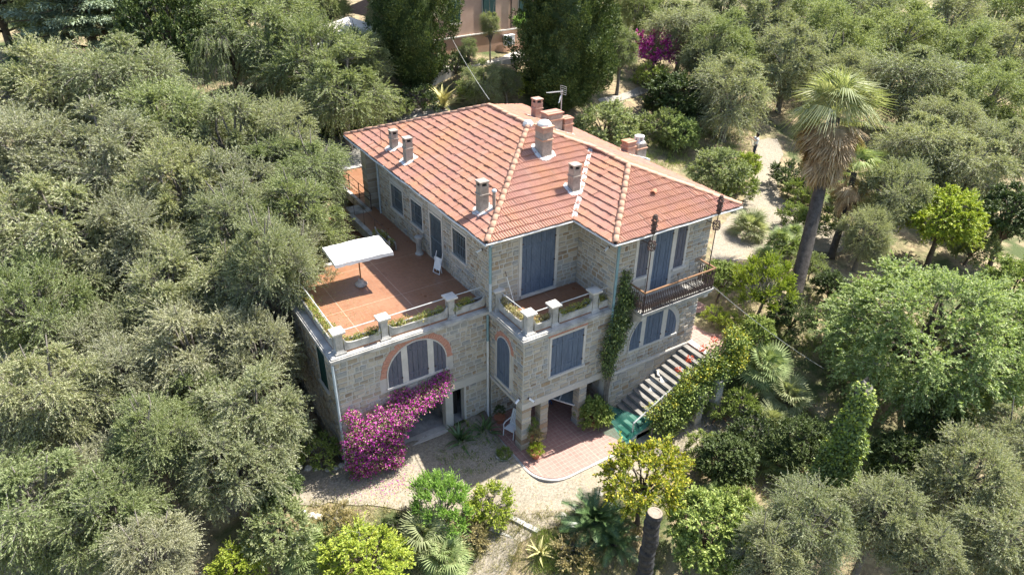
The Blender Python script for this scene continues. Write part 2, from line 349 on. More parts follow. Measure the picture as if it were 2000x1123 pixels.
drape('garden_path', [at(*q, .02) for q in _pp], MT['gravel'], .03, label='pale gravel garden path beside the tall palm')
drape('driveway', [(-6,17.75),(9,17.75),(9.5,22),(4,25.5),(-2,25),(-7,23)], MT['drive'], .03, label='grey gravel driveway behind the villa')
drape('upper_path', [at(*q, .02) for q in [(1168,196),(1215,182),(1268,168),(1272,180),(1222,194),(1180,208)]], MT['drive'], .04, label='short stretch of pale path behind the villa beside the large cypress')
# ------------------------------------------------------------------ villa
villa = tag(empty('stone_villa'), 'rustic stone villa with red tiled roof, blue shutters and tiled terraces', 'villa')
STONES = []      # (wall, verts(8,3), area in px)
def oriented(P0, U, N):
    P0 = np.array(P0, float); U = np.array(U, float); N = np.array(N, float)
    return lambda u, z, n=0.0: P0+U*u+N*n+np.array([0, 0, z])
def rects_minus(u0, u1, z0, z1, holes):
    us = sorted({u0, u1, *[min(max(h[0], u0), u1) for h in holes], *[min(max(h[1], u0), u1) for h in holes]})
    out = []
    for a, b in zip(us[:-1], us[1:]):
        if b-a < 1e-4: continue
        m = (a+b)/2; zs = [(z0, z1)]
        for h in holes:
            if h[0] < m < h[1]:
                nz = []
                for p, q in zs:
                    if h[3] <= p or h[2] >= q: nz.append((p, q)); continue
                    if h[2] > p: nz.append((p, h[2]))
                    if h[3] < q: nz.append((h[3], q))
                zs = nz
        out += [(a, b, p, q) for p, q in zs]
    return out
def wall(P0, U, N, width, z0, z1, holes=(), skip=(), arcs=(), name='wall', mat='mortar', depth=.3, stones=True, course=(.13, .27), wid=(.17, .52), parent=None, seed=0):
    """masonry wall: a mortar body with real openings, plus separate stones standing proud of it.
    holes/skip: (u0,u1,z0,z1); arcs: (uc, zspring, radius, zbottom) kept free of stones"""
    F = oriented(P0, U, N); m = MB()
    for a, b, p, q in rects_minus(0, width, z0, z1, holes):
        a = a+.004 if a < 1e-6 else a; b = b-.004 if b > width-1e-6 else b
        m.slab([F(a, p), F(b, p), F(b, q), F(a, q)], -np.array(N, float)*depth)
    w = m.build(name, MT[mat], parent or villa)
    if stones:
        r = np.random.default_rng(seed+17); z = z0
        while z < z1-.05:
            h = r.uniform(*course); h = min(h, z1-z)
            if z1-z-h < .1: h = z1-z
            iv = [(0.0, width)]
            ex = [(s[0], s[1]) for s in list(holes)+list(skip) if s[2] < z+h-.04 and s[3] > z+.04]
            for uc, zs, rad, zb in arcs:
                zm = z+h*.5
                if zb < z+h-.03 and zm < zs+rad:
                    hw = rad if zm < zs else math.sqrt(max(0, rad*rad-(zm-zs)**2)); ex.append((uc-hw, uc+hw))
            for a, b in ex:
                nv = []
                for p, q in iv:
                    if b <= p or a >= q: nv.append((p, q)); continue
                    if a > p: nv.append((p, a))
                    if b < q: nv.append((b, q))
                iv = nv
            for p, q in iv:
                u = p
                while u < q-.04:
                    L = r.uniform(*wid)*(.8 if h < .2 else 1); L = min(L, q-u)
                    if q-u-L < .14: L = q-u
                    g = .014; j = lambda s=.022: r.uniform(-s, s)
                    split = r.random() < .16 and L > .3 and h > .24
                    for (za, zb_) in (((z, z+h*.48), (z+h*.48, z+h)) if split else ((z, z+h),)):
                        c = [(u+g+abs(j()), za+g+abs(j())), (u+L-g-abs(j()), za+g+abs(j())), (u+L-g-abs(j()), zb_-g-abs(j())), (u+g+abs(j()), zb_-g-abs(j()))]
                        cu = sum(k[0] for k in c)/4; cz = sum(k[1] for k in c)/4; d = r.uniform(.018, .045); tilt = r.uniform(-.006, .006)
                        back = [F(a, b, -.02) for a, b in c]
                        front = [F(cu+(a-cu)*.90 if abs(a-cu) > .12 else cu+(a-cu)*.82, cz+(b-cz)*.84, d+tilt*(1 if a > cu else -1)) for a, b in c]
                        STONES.append((w, np.array(back+front)))
                    u += L
            z += h
    return w
SF = [(4,5,6,7), (0,1,5,4), (1,2,6,5), (2,3,7,6), (3,0,4,7)]

ZE = 3.4; MS = .39; OV = .5
XF, YF2, YL = 0.05, -2.4, .22      # porch side wall, porch front wall, left wing front wall
# --- upper storey
W_left = wall((0,10.9,0), (0,-1,0), (-1,0,0), 10.9, -.1, 3.3, name='upper_side_wall', seed=1,
     holes=[(10.9-9.45,10.9-8.15,.95,2.2), (10.9-7.2,10.9-6.05,1.05,2.22), (10.9-5.25,10.9-4.15,.02,2.3), (10.9-3.12,10.9-1.98,1.2,2.42)],
     skip=[(10.9-9.55,10.9-8.05,.82,2.3), (10.9-7.3,10.9-5.95,.92,2.32), (10.9-5.4,10.9-4.0,-.1,3.2), (10.9-3.22,10.9-1.88,1.07,2.52)], course=(.12,.24), wid=(.16,.42))
wall((0,0,0), (1,0,0), (0,-1,0), 4.33, -.1, 3.3, name='upper_front_wall', seed=2, holes=[(1.45,3.12,.2,2.95)], skip=[(1.3,3.27,-.1,3.05)])
wall((4.33,0,0), (0,-1,0), (-1,0,0), 2.45, -.1, 3.3, name='upper_return_wall', seed=3)
wall((4.33,YF2-.05,0), (1,0,0), (0,-1,0), 5.27, -3.6, 3.3, name='wing_front_wall', seed=4,
     holes=[(1.14,1.75,1.05,2.95), (2.03,3.03,.15,2.95), (3.25,3.82,.9,2.92)],
     skip=[(1.0,3.95,.75,3.06), (1.9,3.2,-.2,3.06), (.9,4.95,-.34,-.1)], arcs=[(2.62,-2.3,1.62,-2.75)])
wall((4.33,YF2-.06,0), (1,0,0), (0,-1,0), 5.27, -6.2, -3.62, name='wing_base_wall', seed=5, course=(.2,.34), wid=(.3,.7))
wall((9.6,YF2-.05,0), (0,1,0), (1,0,0), 15.2, -3.7, 3.3, name='upper_right_wall', seed=6, stones=False)
wall((9.6,12.8,0), (-1,0,0), (0,1,0), 9.6, -.1, 3.3, name='upper_rear_wall', seed=7, stones=False)
# --- lower storey, left wing
wall((-6.65,YL,0), (1,0,0), (0,-1,0), 6.7, -6.15, -.25, name='terrace_front_wall', seed=8,
     holes=[(1.55,4.5,-5.55,-3.45), (4.86,5.42,-5.75,-3.65)], skip=[(4.3,6.7,-3.66,-3.2), (4.5,4.86,-6.2,-3.4), (5.42,5.5,-6,-3.6)], arcs=[(3.32,-1.75,1.6,-2.35)])
wall((-6.65,7,0), (0,-1,0), (-1,0,0), 7-YL, -6.15, -.25, name='terrace_side_wall', seed=9, mat='plaster', holes=[(4.7,5.65,-2.4,-.5)], skip=[(4.6,5.75,-2.5,-.4)], course=(.16,.26), wid=(.2,.5))
wall((XF,.4,0), (0,-1,0), (-1,0,0), 2.8, -3.42, -.25, name='porch_side_wall', seed=10, skip=[(.75,2.02,-3.2,-1.3)], arcs=[(1.38,-1.35,.72,-3.2)], course=(.16,.28), wid=(.2,.5))
wall((XF,YF2,0), (1,0,0), (0,-1,0), 4.28, -3.3, -.25, name='porch_front_wall', seed=11, holes=[(1.33,2.96,-2.42,-.55)], skip=[(1.18,3.1,-2.55,-.25)], depth=.3)
wall((0.1,.15,0), (1,0,0), (0,-1,0), 4.3, -6.1, -3.4, name='porch_back_wall', seed=12, holes=[(1.6,2.5,-5.86,-3.8)], skip=[(1.5,2.6,-6.1,-3.7)])
wall((4.4,.1,0), (0,-1,0), (-1,0,0), 2.6, -6.1, -3.4, name='porch_right_wall', seed=13)
m = MB(); m.box(-6.6,9.5,.6,6.9,-3.4,-3.2); m.box(.4,4.35,-2.2,.5,-3.42,-3.25); m.build('inner_ceiling', MT['plaster'], villa)
m = MB(); m.box(-6.6,.3,.25,4.2,-6.2,-5.58); m.build('undercroft_floor', MT['concrete'], villa)
m = MB(); m.box(-6.5,.2,4.2,4.35,-6.1,-3.4); m.box(-1.8,-1.76,.6,4.2,-6,-3.4); m.build('undercroft_back_wall', MT['plaster'], villa)
# porch lintel beam + piers
m = MB(); m.box(XF-.03,4.36,YF2-.03,YF2+.4,-3.62,-3.3); m.box(XF-.035,XF+.4,YF2+.4,.2,-3.6,-3.415); m.build('lintel_beam', MT['plaster'], villa)
def pier(x0, x1, y0, y1, z0, z1, seed, parent=None):
    mb = MB(); mb.box(x0, x1, y0, y1, z0, z1); p = mb.build('pier', MT['mortar'], parent or villa); r = np.random.default_rng(seed); z = z0
    while z < z1-.05:
        h = min(r.uniform(.2, .34), z1-z)
        if z1-z-h < .12: h = z1-z
        d = r.uniform(.015, .035); g = .012
        for (P, U, N, L) in (((x0,y0,0),(1,0,0),(0,-1,0),x1-x0), ((x0,y1,0),(0,-1,0),(-1,0,0),y1-y0), ((x1,y0,0),(0,1,0),(1,0,0),y1-y0)):
            F = oriented(P, U, N); c = [(0-d*.7, z+g), (L+d*.7, z+g), (L+d*.7, z+h-g), (0-d*.7, z+h-g)]
            STONES.append((p, np.array([F(a, b, -.02) for a, b in c]+[F(L/2+(a-L/2)*.97, z+h/2+(b-z-h/2)*.86, d) for a, b in c])))
        z += h
    return p
pier(XF,XF+.42,YF2,YF2+.42,-5.86,-3.62,21); pier(1.0,1.36,YF2+.02,YF2+.4,-5.86,-3.62,22); pier(3.04,3.4,YF2+.02,YF2+.4,-5.86,-3.62,23)
# rear loggia pier and pillar
pier(-.25,.3,11.9,12.5,-1,3.3,24)
wall((0,11.0,0), (1,0,0), (0,1,0), 9.6, -.1, 3.3, name='loggia_wall', seed=14, stones=False)

# --- floors, cornices
m = MB(); m.prism([(-6.45,.36),(-.02,.36),(-.02,12.9),(9.5,12.9),(9.5,17.5),(-.35,17.5),(-.35,11.4),(-1.35,11.4),(-1.35,6.85),(-6.45,6.85)], -.12, 0.0)
tf = m.build('terrace_floor', MT['terrace'], villa)
m = MB(); m.box(.28,4.3,-2.25,-.02,-.12,.02); m.build('terrace_floor', MT['terrace'], villa)
m = MB()
m.prism([(-6.8,.1),(.0,.1),(.0,.5),(-6.4,.5),(-6.4,6.9),(-6.8,6.9)], -.27, -.12)
m.prism([(-6.74,.15),(.0,.15),(.0,.5),(-6.45,.5),(-6.45,6.9),(-6.74,6.9)], -.12, -.075)
m.prism([(-6.45,6.86),(-1.36,6.86),(-1.36,11.41),(-.36,11.41),(-.36,17.51),(9.5,17.51),(9.5,17.9),(-.55,17.9),(-.55,11.65),(-1.6,11.65),(-1.6,7.1),(-6.8,7.1)], -.4, .06)
m.build('cornice', MT['concrete'], villa)
m = MB(); m.prism([(-.08,.1),(-.08,-2.53),(4.45,-2.53),(4.45,-2.42),(4.33,-2.25),(.3,-2.25),(.3,.0),(.0,.0)], -.27, -.12); m.prism([(-.03,.1),(-.03,-2.48),(4.42,-2.48),(4.33,-2.2),(.28,-2.2),(.28,.0)], -.12, -.07)
m.build('cornice', MT['concrete'], villa)
m = MB(); m.box(-6.6,-.4,.6,6.8,-.3,-.125); m.box(-1.3,9.4,6.8,12.8,-.3,-.125); m.build('floor_slab', MT['concrete'], villa)
m = MB(); m.box(-6.66,.05,YL-.025,YL-.005,-3.64,-3.22); m.build('render_band', MT['plaster'], villa)
m = MB(); m.box(-2.15,-1.79,YL-.03,YL-.006,-5.95,-3.65); m.build('render_band', MT['plaster'], villa)
m = MB(); m.box(-.02,.5,YF2+.42,.2,-3.44,-3.42); m.build('window_ledge', MT['surround'], villa)
m = MB(); m.box(4.35,9.62,YF2-.14,YF2-.055,-3.64,-3.53); m.build('base_course', MT['surround'], villa)
# lower floor platform of the porch with curved corner
pl = [(-.3,.1),(-.3,-2.6)]+[( .95-1.25*math.cos(a), -3.35-1.25*math.sin(a)) for a in np.linspace(0, math.pi/2, 9)]+[(4.0,-4.6),(4.3,-4.3),(4.4,-2.4),(4.4,.1)]
po = [(-.42,.1),(-.42,-2.6)]+[( .95-1.37*math.cos(a), -3.35-1.37*math.sin(a)) for a in np.linspace(0, math.pi/2, 9)]+[(4.1,-4.72),(4.42,-4.35),(4.42,.1)]
m = MB(); m.prism(po, -6.2, -5.87); platform_kerb = m.build('platform_kerb', MT['concrete'], villa)
m = MB(); m.prism(pl, -6.0, -5.85); m.build('porch_floor', MT['patio'], villa)

# --- shutters, windows
def boards(F, u0, u1, z0, z1, nb, mat, parent, top=None, name='shutter'):
    """closed shutter made of nb vertical boards; top(u) limits the height for arched ones"""
    e = MB(); e.slab([F(u0+.01, z0+.01, -.06), F(u1-.01, z0+.01, -.06), F(u1-.01, (top(u1-.01) if top else z1)-.03, -.06), F(u0+.01, (top(u0+.01) if top else z1)-.03, -.06)], F(0,0,-.02)-F(0,0,0))
    s = e.build(name, MT[mat], parent); w = (u1-u0)/nb
    for i in range(nb):
        a = u0+i*w+.006; b = u0+(i+1)*w-.006; d = .0+.008*((i*7) % 3)
        if top: pts = [F(a, z0, d-.06), F(b, z0, d-.06), F(b, top(b), d-.06), F((a+b)/2, top((a+b)/2), d-.06), F(a, top(a), d-.06)]
        else: pts = [F(a, z0, d-.06), F(b, z0, d-.06), F(b, z1, d-.06), F(a, z1, d-.06)]
        MB().slab(pts, (F(0,0,.05)-F(0,0,0))).build('board', MT[mat], s)
    # ledger rails
    for zz in (z0+(z1-z0)*.18, z0+(z1-z0)*.8):
        if top and zz > min(top(u0), top(u1))-.05: continue
        MB().slab([F(u0+.02, zz-.035, -.01), F(u1-.02, zz-.035, -.01), F(u1-.02, zz+.035, -.01), F(u0+.02, zz+.035, -.01)], F(0,0,.018)-F(0,0,0)).build('rail', MT[mat], s)
    return s
def hinges(F, us, zs, parent):
    for u in us:
        for z in zs: MB().slab([F(u-.03, z-.02, .0), F(u+.03, z-.02, .0), F(u+.03, z+.02, .0), F(u-.03, z+.02, .0)], F(0,0,.05)-F(0,0,0)).build('hinge', MT['iron'], parent)
def surround(F, u0, u1, z0, z1, w, mat='surround', d=.03, sill=True, parent=None, name='window_surround'):
    m = MB(); dv = F(0,0,d)-F(0,0,-.03)
    for a, b, p, q in ((u0-w, u0, z0, z1+w), (u1, u1+w, z0, z1+w), (u0, u1, z1, z1+w)):
        m.slab([F(a, p, -.03), F(b, p, -.03), F(b, q, -.03), F(a, q, -.03)], dv)
    s = m.build(name, MT[mat], parent or villa)
    if sill: MB().slab([F(u0-w-.03, z0-.1, -.03), F(u1+w+.03, z0-.1, -.03), F(u1+w+.03, z0, -.03), F(u0-w-.03, z0, -.03)], F(0,0,.09)-F(0,0,-.03)).build('sill', MT[mat], s)
    return s
FL = oriented((0,0,0), (0,1,0), (-1,0,0)); FA = oriented((0,0,0), (1,0,0), (0,-1,0)); FWg = oriented((0,YF2-.05,0), (1,0,0), (0,-1,0))
FP = oriented((0,YF2,0), (1,0,0), (0,-1,0)); FT = oriented((0,YL,0), (1,0,0), (0,-1,0)); FS = oriented((XF,0,0), (0,1,0), (-1,0,0)); FB = oriented((-6.65,0,0), (0,1,0), (-1,0,0))
# barred windows and door of the terrace side
for (y0, y1, z0, z1, nb) in ((8.15,9.45,.95,2.2,9), (6.05,7.2,1.05,2.22,8), (1.98,3.12,1.2,2.42,8)):
    s = surround(FL, y0, y1, z0, z1, .09, d=.035)
    w = MB().slab([FL(y0, z0, -.16), FL(y1, z0, -.16), FL(y1, z1, -.16), FL(y0, z1, -.16)], (.03,0,0)).build('barred_window', MT['glassdark'], villa)
    for i in range(nb):
        u = y0+(i+.5)*(y1-y0)/nb; MB().bar(FL(u, z0, -.01), FL(u, z1, -.01), .026).build('bar', MT['steel'], w)
    for zz in (z0+.15, (z0+z1)/2, z1-.15): MB().bar(FL(y0, zz, .008), FL(y1, zz, .008), .02).build('bar', MT['steel'], w)
surround(FL, 4.15, 5.25, 0.02, 2.3, .1, d=.04, sill=False, name='door_frame')
w = MB().slab([FL(4.15, .02, -.14), FL(5.25, .02, -.14), FL(5.25, 2.3, -.14), FL(4.15, 2.3, -.14)], (.03,0,0)).build('barred_door', MT['glassdark'], villa)
for i in range(9):
    u = 4.15+(i+.5)*1.1/9; MB().bar(FL(u, .03, -.02), FL(u, 2.3, -.02), .03).build('bar', MT['steel'], w)
for zz in (.1, 1.1, 2.2): MB().bar(FL(4.15, zz, -.0), FL(5.25, zz, -.0), .035).build('bar', MT['steel'], w)
MB().slab([FL(4.15, 2.42, -.01), FL(5.25, 2.42, -.01), FL(5.25, 3.15, -.01), FL(4.15, 3.15, -.01)], (-.03,0,0)).build('transom_panel', MT['plaster'], villa)
for u in (4.08, 5.32): MB().slab([FL(u-.05, 2.42, -.01), FL(u+.05, 2.42, -.01), FL(u+.05, 3.2, -.01), FL(u-.05, 3.2, -.01)], (-.04,0,0)).build('transom_post', MT['surround'], villa)
# tall shuttered door of the small terrace
surround(FA, 1.45, 3.12, .2, 2.95, .13, sill=False, d=.03, name='door_surround')
s = boards(FA, 1.45, 3.12, .2, 2.95, 7, 'shut', villa, name='shuttered_door'); hinges(FA, (1.48, 3.09), (.5, 1.5, 2.6), s)
MB().slab([FA(1.4,.1,-.1), FA(3.17,.1,-.1), FA(3.17,.2,-.1), FA(1.4,.2,-.1)], (0,-.2,0)).build('doorstep', MT['surround'], villa)
# wing: three tall shutters
x0 = 4.33
m = MB()
for a, b, p, q in ((x0+1.0,x0+1.14,1.05,2.95),(x0+1.75,x0+2.03,.15,2.95),(x0+3.03,x0+3.25,.15,2.95),(x0+3.82,x0+3.95,.9,2.95),(x0+1.0,x0+3.95,2.95,3.08)):
    m.slab([FWg(a,p,-.03), FWg(b,p,-.03), FWg(b,q,-.03), FWg(a,q,-.03)], (0,-.062,0))
ss = m.build('window_surround', MT['surround'], villa)
MB().slab([FWg(x0+.95,.93,-.03), FWg(x0+1.78,.93,-.03), FWg(x0+1.78,1.05,-.03), FWg(x0+.95,1.05,-.03)], (0,-.13,0)).build('sill', MT['surround'], ss)
MB().slab([FWg(x0+3.2,.79,-.03), FWg(x0+3.98,.79,-.03), FWg(x0+3.98,.9,-.03), FWg(x0+3.2,.9,-.03)], (0,-.13,0)).build('sill', MT['surround'], ss)
for a, b, p, q, nb in ((1.14,1.75,1.05,2.95,3), (2.03,3.03,.15,2.95,6), (3.25,3.82,.9,2.92,3)):
    s = boards(FWg, x0+a, x0+b, p, q, nb, 'shutworn' if nb == 3 else 'shut', villa); hinges(FWg, (x0+b-.03,), (p+.3, q-.3), s)
# arched triple windows
def arch_window(F, uc, zb, zs, r, bays, mat, ring, mullion, nbr):
    top = lambda u: zs+math.sqrt(max(.0004, r*r-(u-uc)**2))
    for a, b, nb in bays:
        s = boards(F, a, b, zb, zs+r, nb, mat, villa, top=lambda u: top(u)-.01 if True else 0, name='arched_shutter')
        s.location = (F(0,0,.055)-F(0,0,0))
        hinges(F, (a+.03 if a > uc else b-.03,), (zb+.3,), s)
    for (a, b) in mullion:
        MB().slab([F(a, zb, -.02), F(b, zb, -.02), F(b, top(b), -.02), F((a+b)/2, top((a+b)/2), -.02), F(a, top(a), -.02)], F(0,0,.075)-F(0,0,0)).build('mullion', MT['surround'], villa)
    # thin plaster line and voussoirs
    n = 26; m = MB()
    for i in range(n):
        a0 = math.pi*i/n; a1 = math.pi*(i+1)/n
        m.slab([F(uc-math.cos(t)*rr, zs+math.sin(t)*rr, -.02) for t, rr in ((a0, r), (a0, r+.05), (a1, r+.05), (a1, r))], F(0,0,.07)-F(0,0,0))
    for sg in (-1, 1): m.slab([F(uc+sg*r, zb, -.02), F(uc+sg*(r+.05), zb, -.02), F(uc+sg*(r+.05), zs, -.02), F(uc+sg*r, zs, -.02)], F(0,0,.07)-F(0,0,0))
    arch = m.build('arch', MT['surround'], villa)
    MB().slab([F(uc-r-.08, zb-.09, -.03), F(uc+r+.08, zb-.09, -.03), F(uc+r+.08, zb, -.03), F(uc-r-.08, zb, -.03)], F(0,0,.13)-F(0,0,0)).build('sill', MT['surround'], arch)
    if nbr:
        rr = np.random.default_rng(5)
        for i in range(nbr):
            a0 = math.pi*(i+.06)/nbr; a1 = math.pi*(i+.94)/nbr; ro = r+.05+ring*rr.uniform(.86, 1.05); d = rr.uniform(.02, .04)
            MB().slab([F(uc-math.cos(t)*q, zs+math.sin(t)*q, -.02) for t, q in ((a0, r+.055), (a0, ro), (a1, ro), (a1, r+.055))], F(0,0,d+.02)-F(0,0,0)).build('brick', MT['brick'], arch)
    return arch
arch_window(FT, -3.33, -2.25, -1.75, 1.28, ((-4.61,-4.0,3),(-3.74,-2.86,4),(-2.6,-2.05,3)), 'shutworn', .27, ((-4.0,-3.74),(-2.86,-2.6)), 46)
arch_window(FWg, 6.95, -2.65, -2.3, 1.38, ((5.6,6.16,3),(6.4,7.4,5),(7.68,8.3,3)), 'shut', .2, ((6.16,6.4),(7.4,7.68)), 0)
MB().slab([FWg(5.05,-3.52,0), FWg(9.6,-3.52,0), FWg(9.6,-3.5,0), FWg(5.05,-3.5,0)], (0,-.06,0)).build('string_course', MT['surround'], villa)
# porch: square shuttered window with a flat brick arch
surround(FP, 1.38, 3.01, -2.42, -.55, .1, sill=True, d=.03)
s = boards(FP, 1.38, 3.01, -2.42, -.55, 6, 'shut', villa); hinges(FP, (1.41, 2.98), (-2.1, -.9), s)
fa = MB().slab([FP(1.25,-.53,-.02), FP(3.15,-.53,-.02), FP(3.15,-.3,-.02), FP(1.25,-.3,-.02)], (0,-.02,0)).build('flat_arch', MT['mortar'], villa)
for i in range(26):
    a = 1.2+i*1.95/26; k = (a-2.2)*.05
    MB().slab([FP(a+.008, -.44, -.02), FP(a+.067, -.44, -.02), FP(a+.067+k, -.275, -.02), FP(a+.008+k, -.275, -.02)], (0,-.056,0)).build('brick', MT['brick'], fa)
# narrow arched shutter on the porch side wall
def side_arch():
    uc, zb, zs, r = -.98, -3.1, -1.35, .47
    top = lambda u: zs+math.sqrt(max(.0004, r*r-(u-uc)**2))
    s = boards(FS, uc-r+.005, uc+r-.005, zb, zs+r, 6, 'shut', villa, top=lambda u: top(u)-.01, name='arched_shutter'); s.location = (-.07,0,0)
    m = MB(); n = 14
    for i in range(n):
        a0 = math.pi*i/n; a1 = math.pi*(i+1)/n
        m.slab([FS(uc-math.cos(t)*q, zs+math.sin(t)*q, -.02) for t, q in ((a0,r),(a0,r+.06),(a1,r+.06),(a1,r))], (-.07,0,0))
    for sg in (-1,1): m.slab([FS(uc+sg*r,zb,-.02), FS(uc+sg*(r+.1),zb,-.02), FS(uc+sg*(r+.1),zs,-.02), FS(uc+sg*r,zs,-.02)], (-.07,0,0))
    a = m.build('arch', MT['surround'], villa)
    MB().slab([FS(uc-r-.15,zb-.12,-.02), FS(uc+r+.15,zb-.12,-.02), FS(uc+r+.15,zb,-.02), FS(uc-r-.15,zb,-.02)], (-.13,0,0)).build('sill', MT['surround'], a)
    rr = np.random.default_rng(3)
    for i in range(24):
        a0 = math.pi*(i+.07)/24; a1 = math.pi*(i+.93)/24; ro = r+.06+.2*rr.uniform(.8,1.1)
        MB().slab([FS(uc-math.cos(t)*q, zs+math.sin(t)*q, -.02) for t, q in ((a0,r+.065),(a0,ro),(a1,ro),(a1,r+.065))], (-.05,0,0)).build('brick', MT['brick'], a)
side_arch()
s = boards(FB, 1.35, 2.3, -2.4, -.5, 5, 'shutgreen', villa); surround(FB, 1.35, 2.3, -2.4, -.5, .07, mat='plaster', d=.02)
# ground floor doorways: near-black panels, shade of the inside put into their colour
MB().box(-1.79,-1.23,.9,.95,-5.95,-3.66).build('doorway_dark_panel', MT['dark'], villa)
MB().box(1.7,2.6,.22,.26,-5.85,-3.8).build('doorway_dark_panel', MT['dark'], villa)

# --- parapets: pillars, troughs, rails
def pillar(x, y, z0=-.08, h=1.0, s=.30, parent=None):
    p = empty('pillar', (x, y, z0), 0, 1, parent or villa)
    MB().box(-s*.72,s*.72,-s*.72,s*.72,0,.07).build('plinth', MT['concrete'], p)
    m = MB(); a = s*.6; b = s*.46; m.add([(-a,-a,.07),(a,-a,.07),(a,a,.07),(-a,a,.07),(-b,-b,.16),(b,-b,.16),(b,b,.16),(-b,b,.16),(-b,-b,h-.2),(b,-b,h-.2),(b,b,h-.2),(-b,b,h-.2),(-a,-a,h-.09),(a,-a,h-.09),(a,a,h-.09),(-a,a,h-.09)],
        [(i+k*4,(i+1)%4+k*4,(i+1)%4+4+k*4,i+4+k*4) for k in range(3) for i in range(4)]); m.build('shaft', MT['concrete'], p)
    m = MB(); q = s*.82; m.box(-q,q,-q,q,h-.09,h-.02); m.add([(-q,-q,h-.02),(q,-q,h-.02),(q,q,h-.02),(-q,q,h-.02),(0,0,h+.03)], [(0,1,4),(1,2,4),(2,3,4),(3,0,4)]); m.build('cap', MT['surround'], p)
    return p
def trough(ax, ay, bx, by, z0=-.06, h=.36, dep=.36, rise=.22, wl=True, wr=True):
    """planter trough from a to b; its outer lip sweeps up to the pillars"""
    L = math.hypot(bx-ax, by-ay); t = empty('planter_trough', (ax, ay, z0), math.atan2(by-ay, bx-ax), 1, villa)
    n = 18; xs = np.linspace(0, L, n); e = min(.45, L*.3)
    def topz(x):
        k = 0
        if wl: k = max(k, 1-x/e)
        if wr: k = max(k, 1-(L-x)/e)
        k = max(0, k); return h+rise*(1-math.sqrt(max(0, 1-k*k)))
    for y0, y1, hh, nm in ((0,.06,1,'outer_panel'), (dep-.06,dep,.0,'inner_panel')):
        P = [(x, y0, .07) for x in xs]+[(x, y0, topz(x) if hh else h) for x in xs[::-1]]
        MB().slab(P, (0, y1-y0, 0)).build(nm, MT['concrete'], t)
    MB().box(0,L,.05,dep-.05,.07,h-.07).build('soil', MT['soil'], t)
    for x in (L*.2, L*.8): MB().box(x-.08,x+.08,.06,dep-.06,0,.09).build('foot', MT['concrete'], t)
    return t
TROUGHS = []
def T(a, b, **k): TROUGHS.append((a, b)); return trough(a[0], a[1], b[0], b[1], **k)
for x in (-6.3, -4.5, -1.62): pillar(x, .5)
pillar(-6.3, 6.6)
T((-6.13,.36), (-4.68,.36)); T((-4.32,.36), (-1.8,.36)); T((-1.44,.36), (-.08,.36))
T((-6.46,6.4), (-6.46,.7))
for x in (.42, 1.6, 3.62): pillar(x, -2.12)
T((.61,-2.27), (1.42,-2.27)); T((1.79,-2.27), (3.44,-2.27)); T((3.8,-2.27), (4.3,-2.27), wr=False)
T((.26,-.12), (.26,-1.94)); pillar(.3, .02, s=.3)
T((-1.45,8.4), (-1.45,6.75), h=.45)
m = MB(); m.tube([(-6.3,.55,.8),(-4.5,.55,.8)],.02,6); m.tube([(-4.5,.55,.8),(-1.62,.55,.82)],.02,6); m.tube([(-1.62,.55,.82),(-.05,.55,.82)],.02,6); m.tube([(-6.3,.5,.8),(-6.3,6.6,.82)],.02,6); m.build('handrail', MT['rail'], villa)
m = MB(); m.tube([(.42,-2.1,.8),(1.6,-2.1,.8),(3.62,-2.1,.8),(4.3,-2.1,.8)],.02,6); m.tube([(.42,-2.1,.8),(.35,-.1,.8)],.02,6); m.build('handrail', MT['rail'], villa)
m = MB()
for y in (11.6, 13.2, 14.6, 16.0, 17.4): m.tube([(-.3,y,0),(-.3,y,.95)],.025,6)
for z in (.5, .93): m.tube([(-.3,11.6,z),(-.3,17.4,z)],.018,6)
for y in (7.2, 8.6, 10, 11.3): m.tube([(-1.35,y,.05),(-1.35,y,.95)],.012,6)
m.tube([(-1.35,7.2,.93),(-1.35,11.3,.93),(-.3,11.3,.93)],.012,6); m.build('railing', MT['iron'], villa)
MB().lathe([(.2,0),(.2,.06),(.14,.09),(.13,.75),(.2,.82),(.2,.9),(.05,.93)],10,(-.35,5.85,0)).build('stone_pedestal', MT['concrete'], villa)

# --- balcony of the wing
BX0, BX1, BY, BZ = 5.2, 9.25, -3.4, -.1
m = MB(); m.box(BX0,BX1,BY,YF2-.05,BZ-.2,BZ-.06); m.box(BX0-.05,BX1+.05,BY-.06,YF2-.06,BZ-.06,BZ); m.box(BX0+.06,BX1-.06,BY+.08,YF2-.06,BZ-.28,BZ-.2)
bal = m.build('balcony', MT['concrete'], villa)
for bx in (5.3, 8.95):
    MB().add([(bx,YF2-.05,-1.1),(bx+.22,YF2-.05,-1.1),(bx,YF2-.05,-.38),(bx+.22,YF2-.05,-.38),(bx,BY+.12,-.38),(bx+.22,BY+.12,-.38),(bx,BY+.12,-.56),(bx+.22,BY+.12,-.56)],
        [(0,1,7,6),(6,7,5,4),(2,3,1,0),(4,5,3,2),(0,6,4,2),(1,3,5,7)]).build('bracket', MT['surround'], bal)
m = MB(); m.box(BX0,BX1,BY-.03,BY+.05,.86,.91); m.box(BX0-.03,BX0+.05,BY,YF2-.06,.86,.91); m.box(BX1-.05,BX1+.03,BY,YF2-.06,.86,.91); m.build('balcony_handrail', MT['wood'], bal)
bpm = MB(); bpm.lathe([(.028,0),(.03,.05),(.014,.08),(.036,.2),(.042,.28),(.03,.38),(.014,.46),(.032,.5),(.014,.54),(.024,.7),(.03,.78),(.012,.84),(.012,.86)],6)
bme = bpm.mesh('baluster', MT['iron'], True)
def row(ax, ay, bx, by, n):
    for i in range(n):
        t = (i+.5)/n; link('baluster', bme, bal, (ax+(bx-ax)*t, ay+(by-ay)*t, BZ))
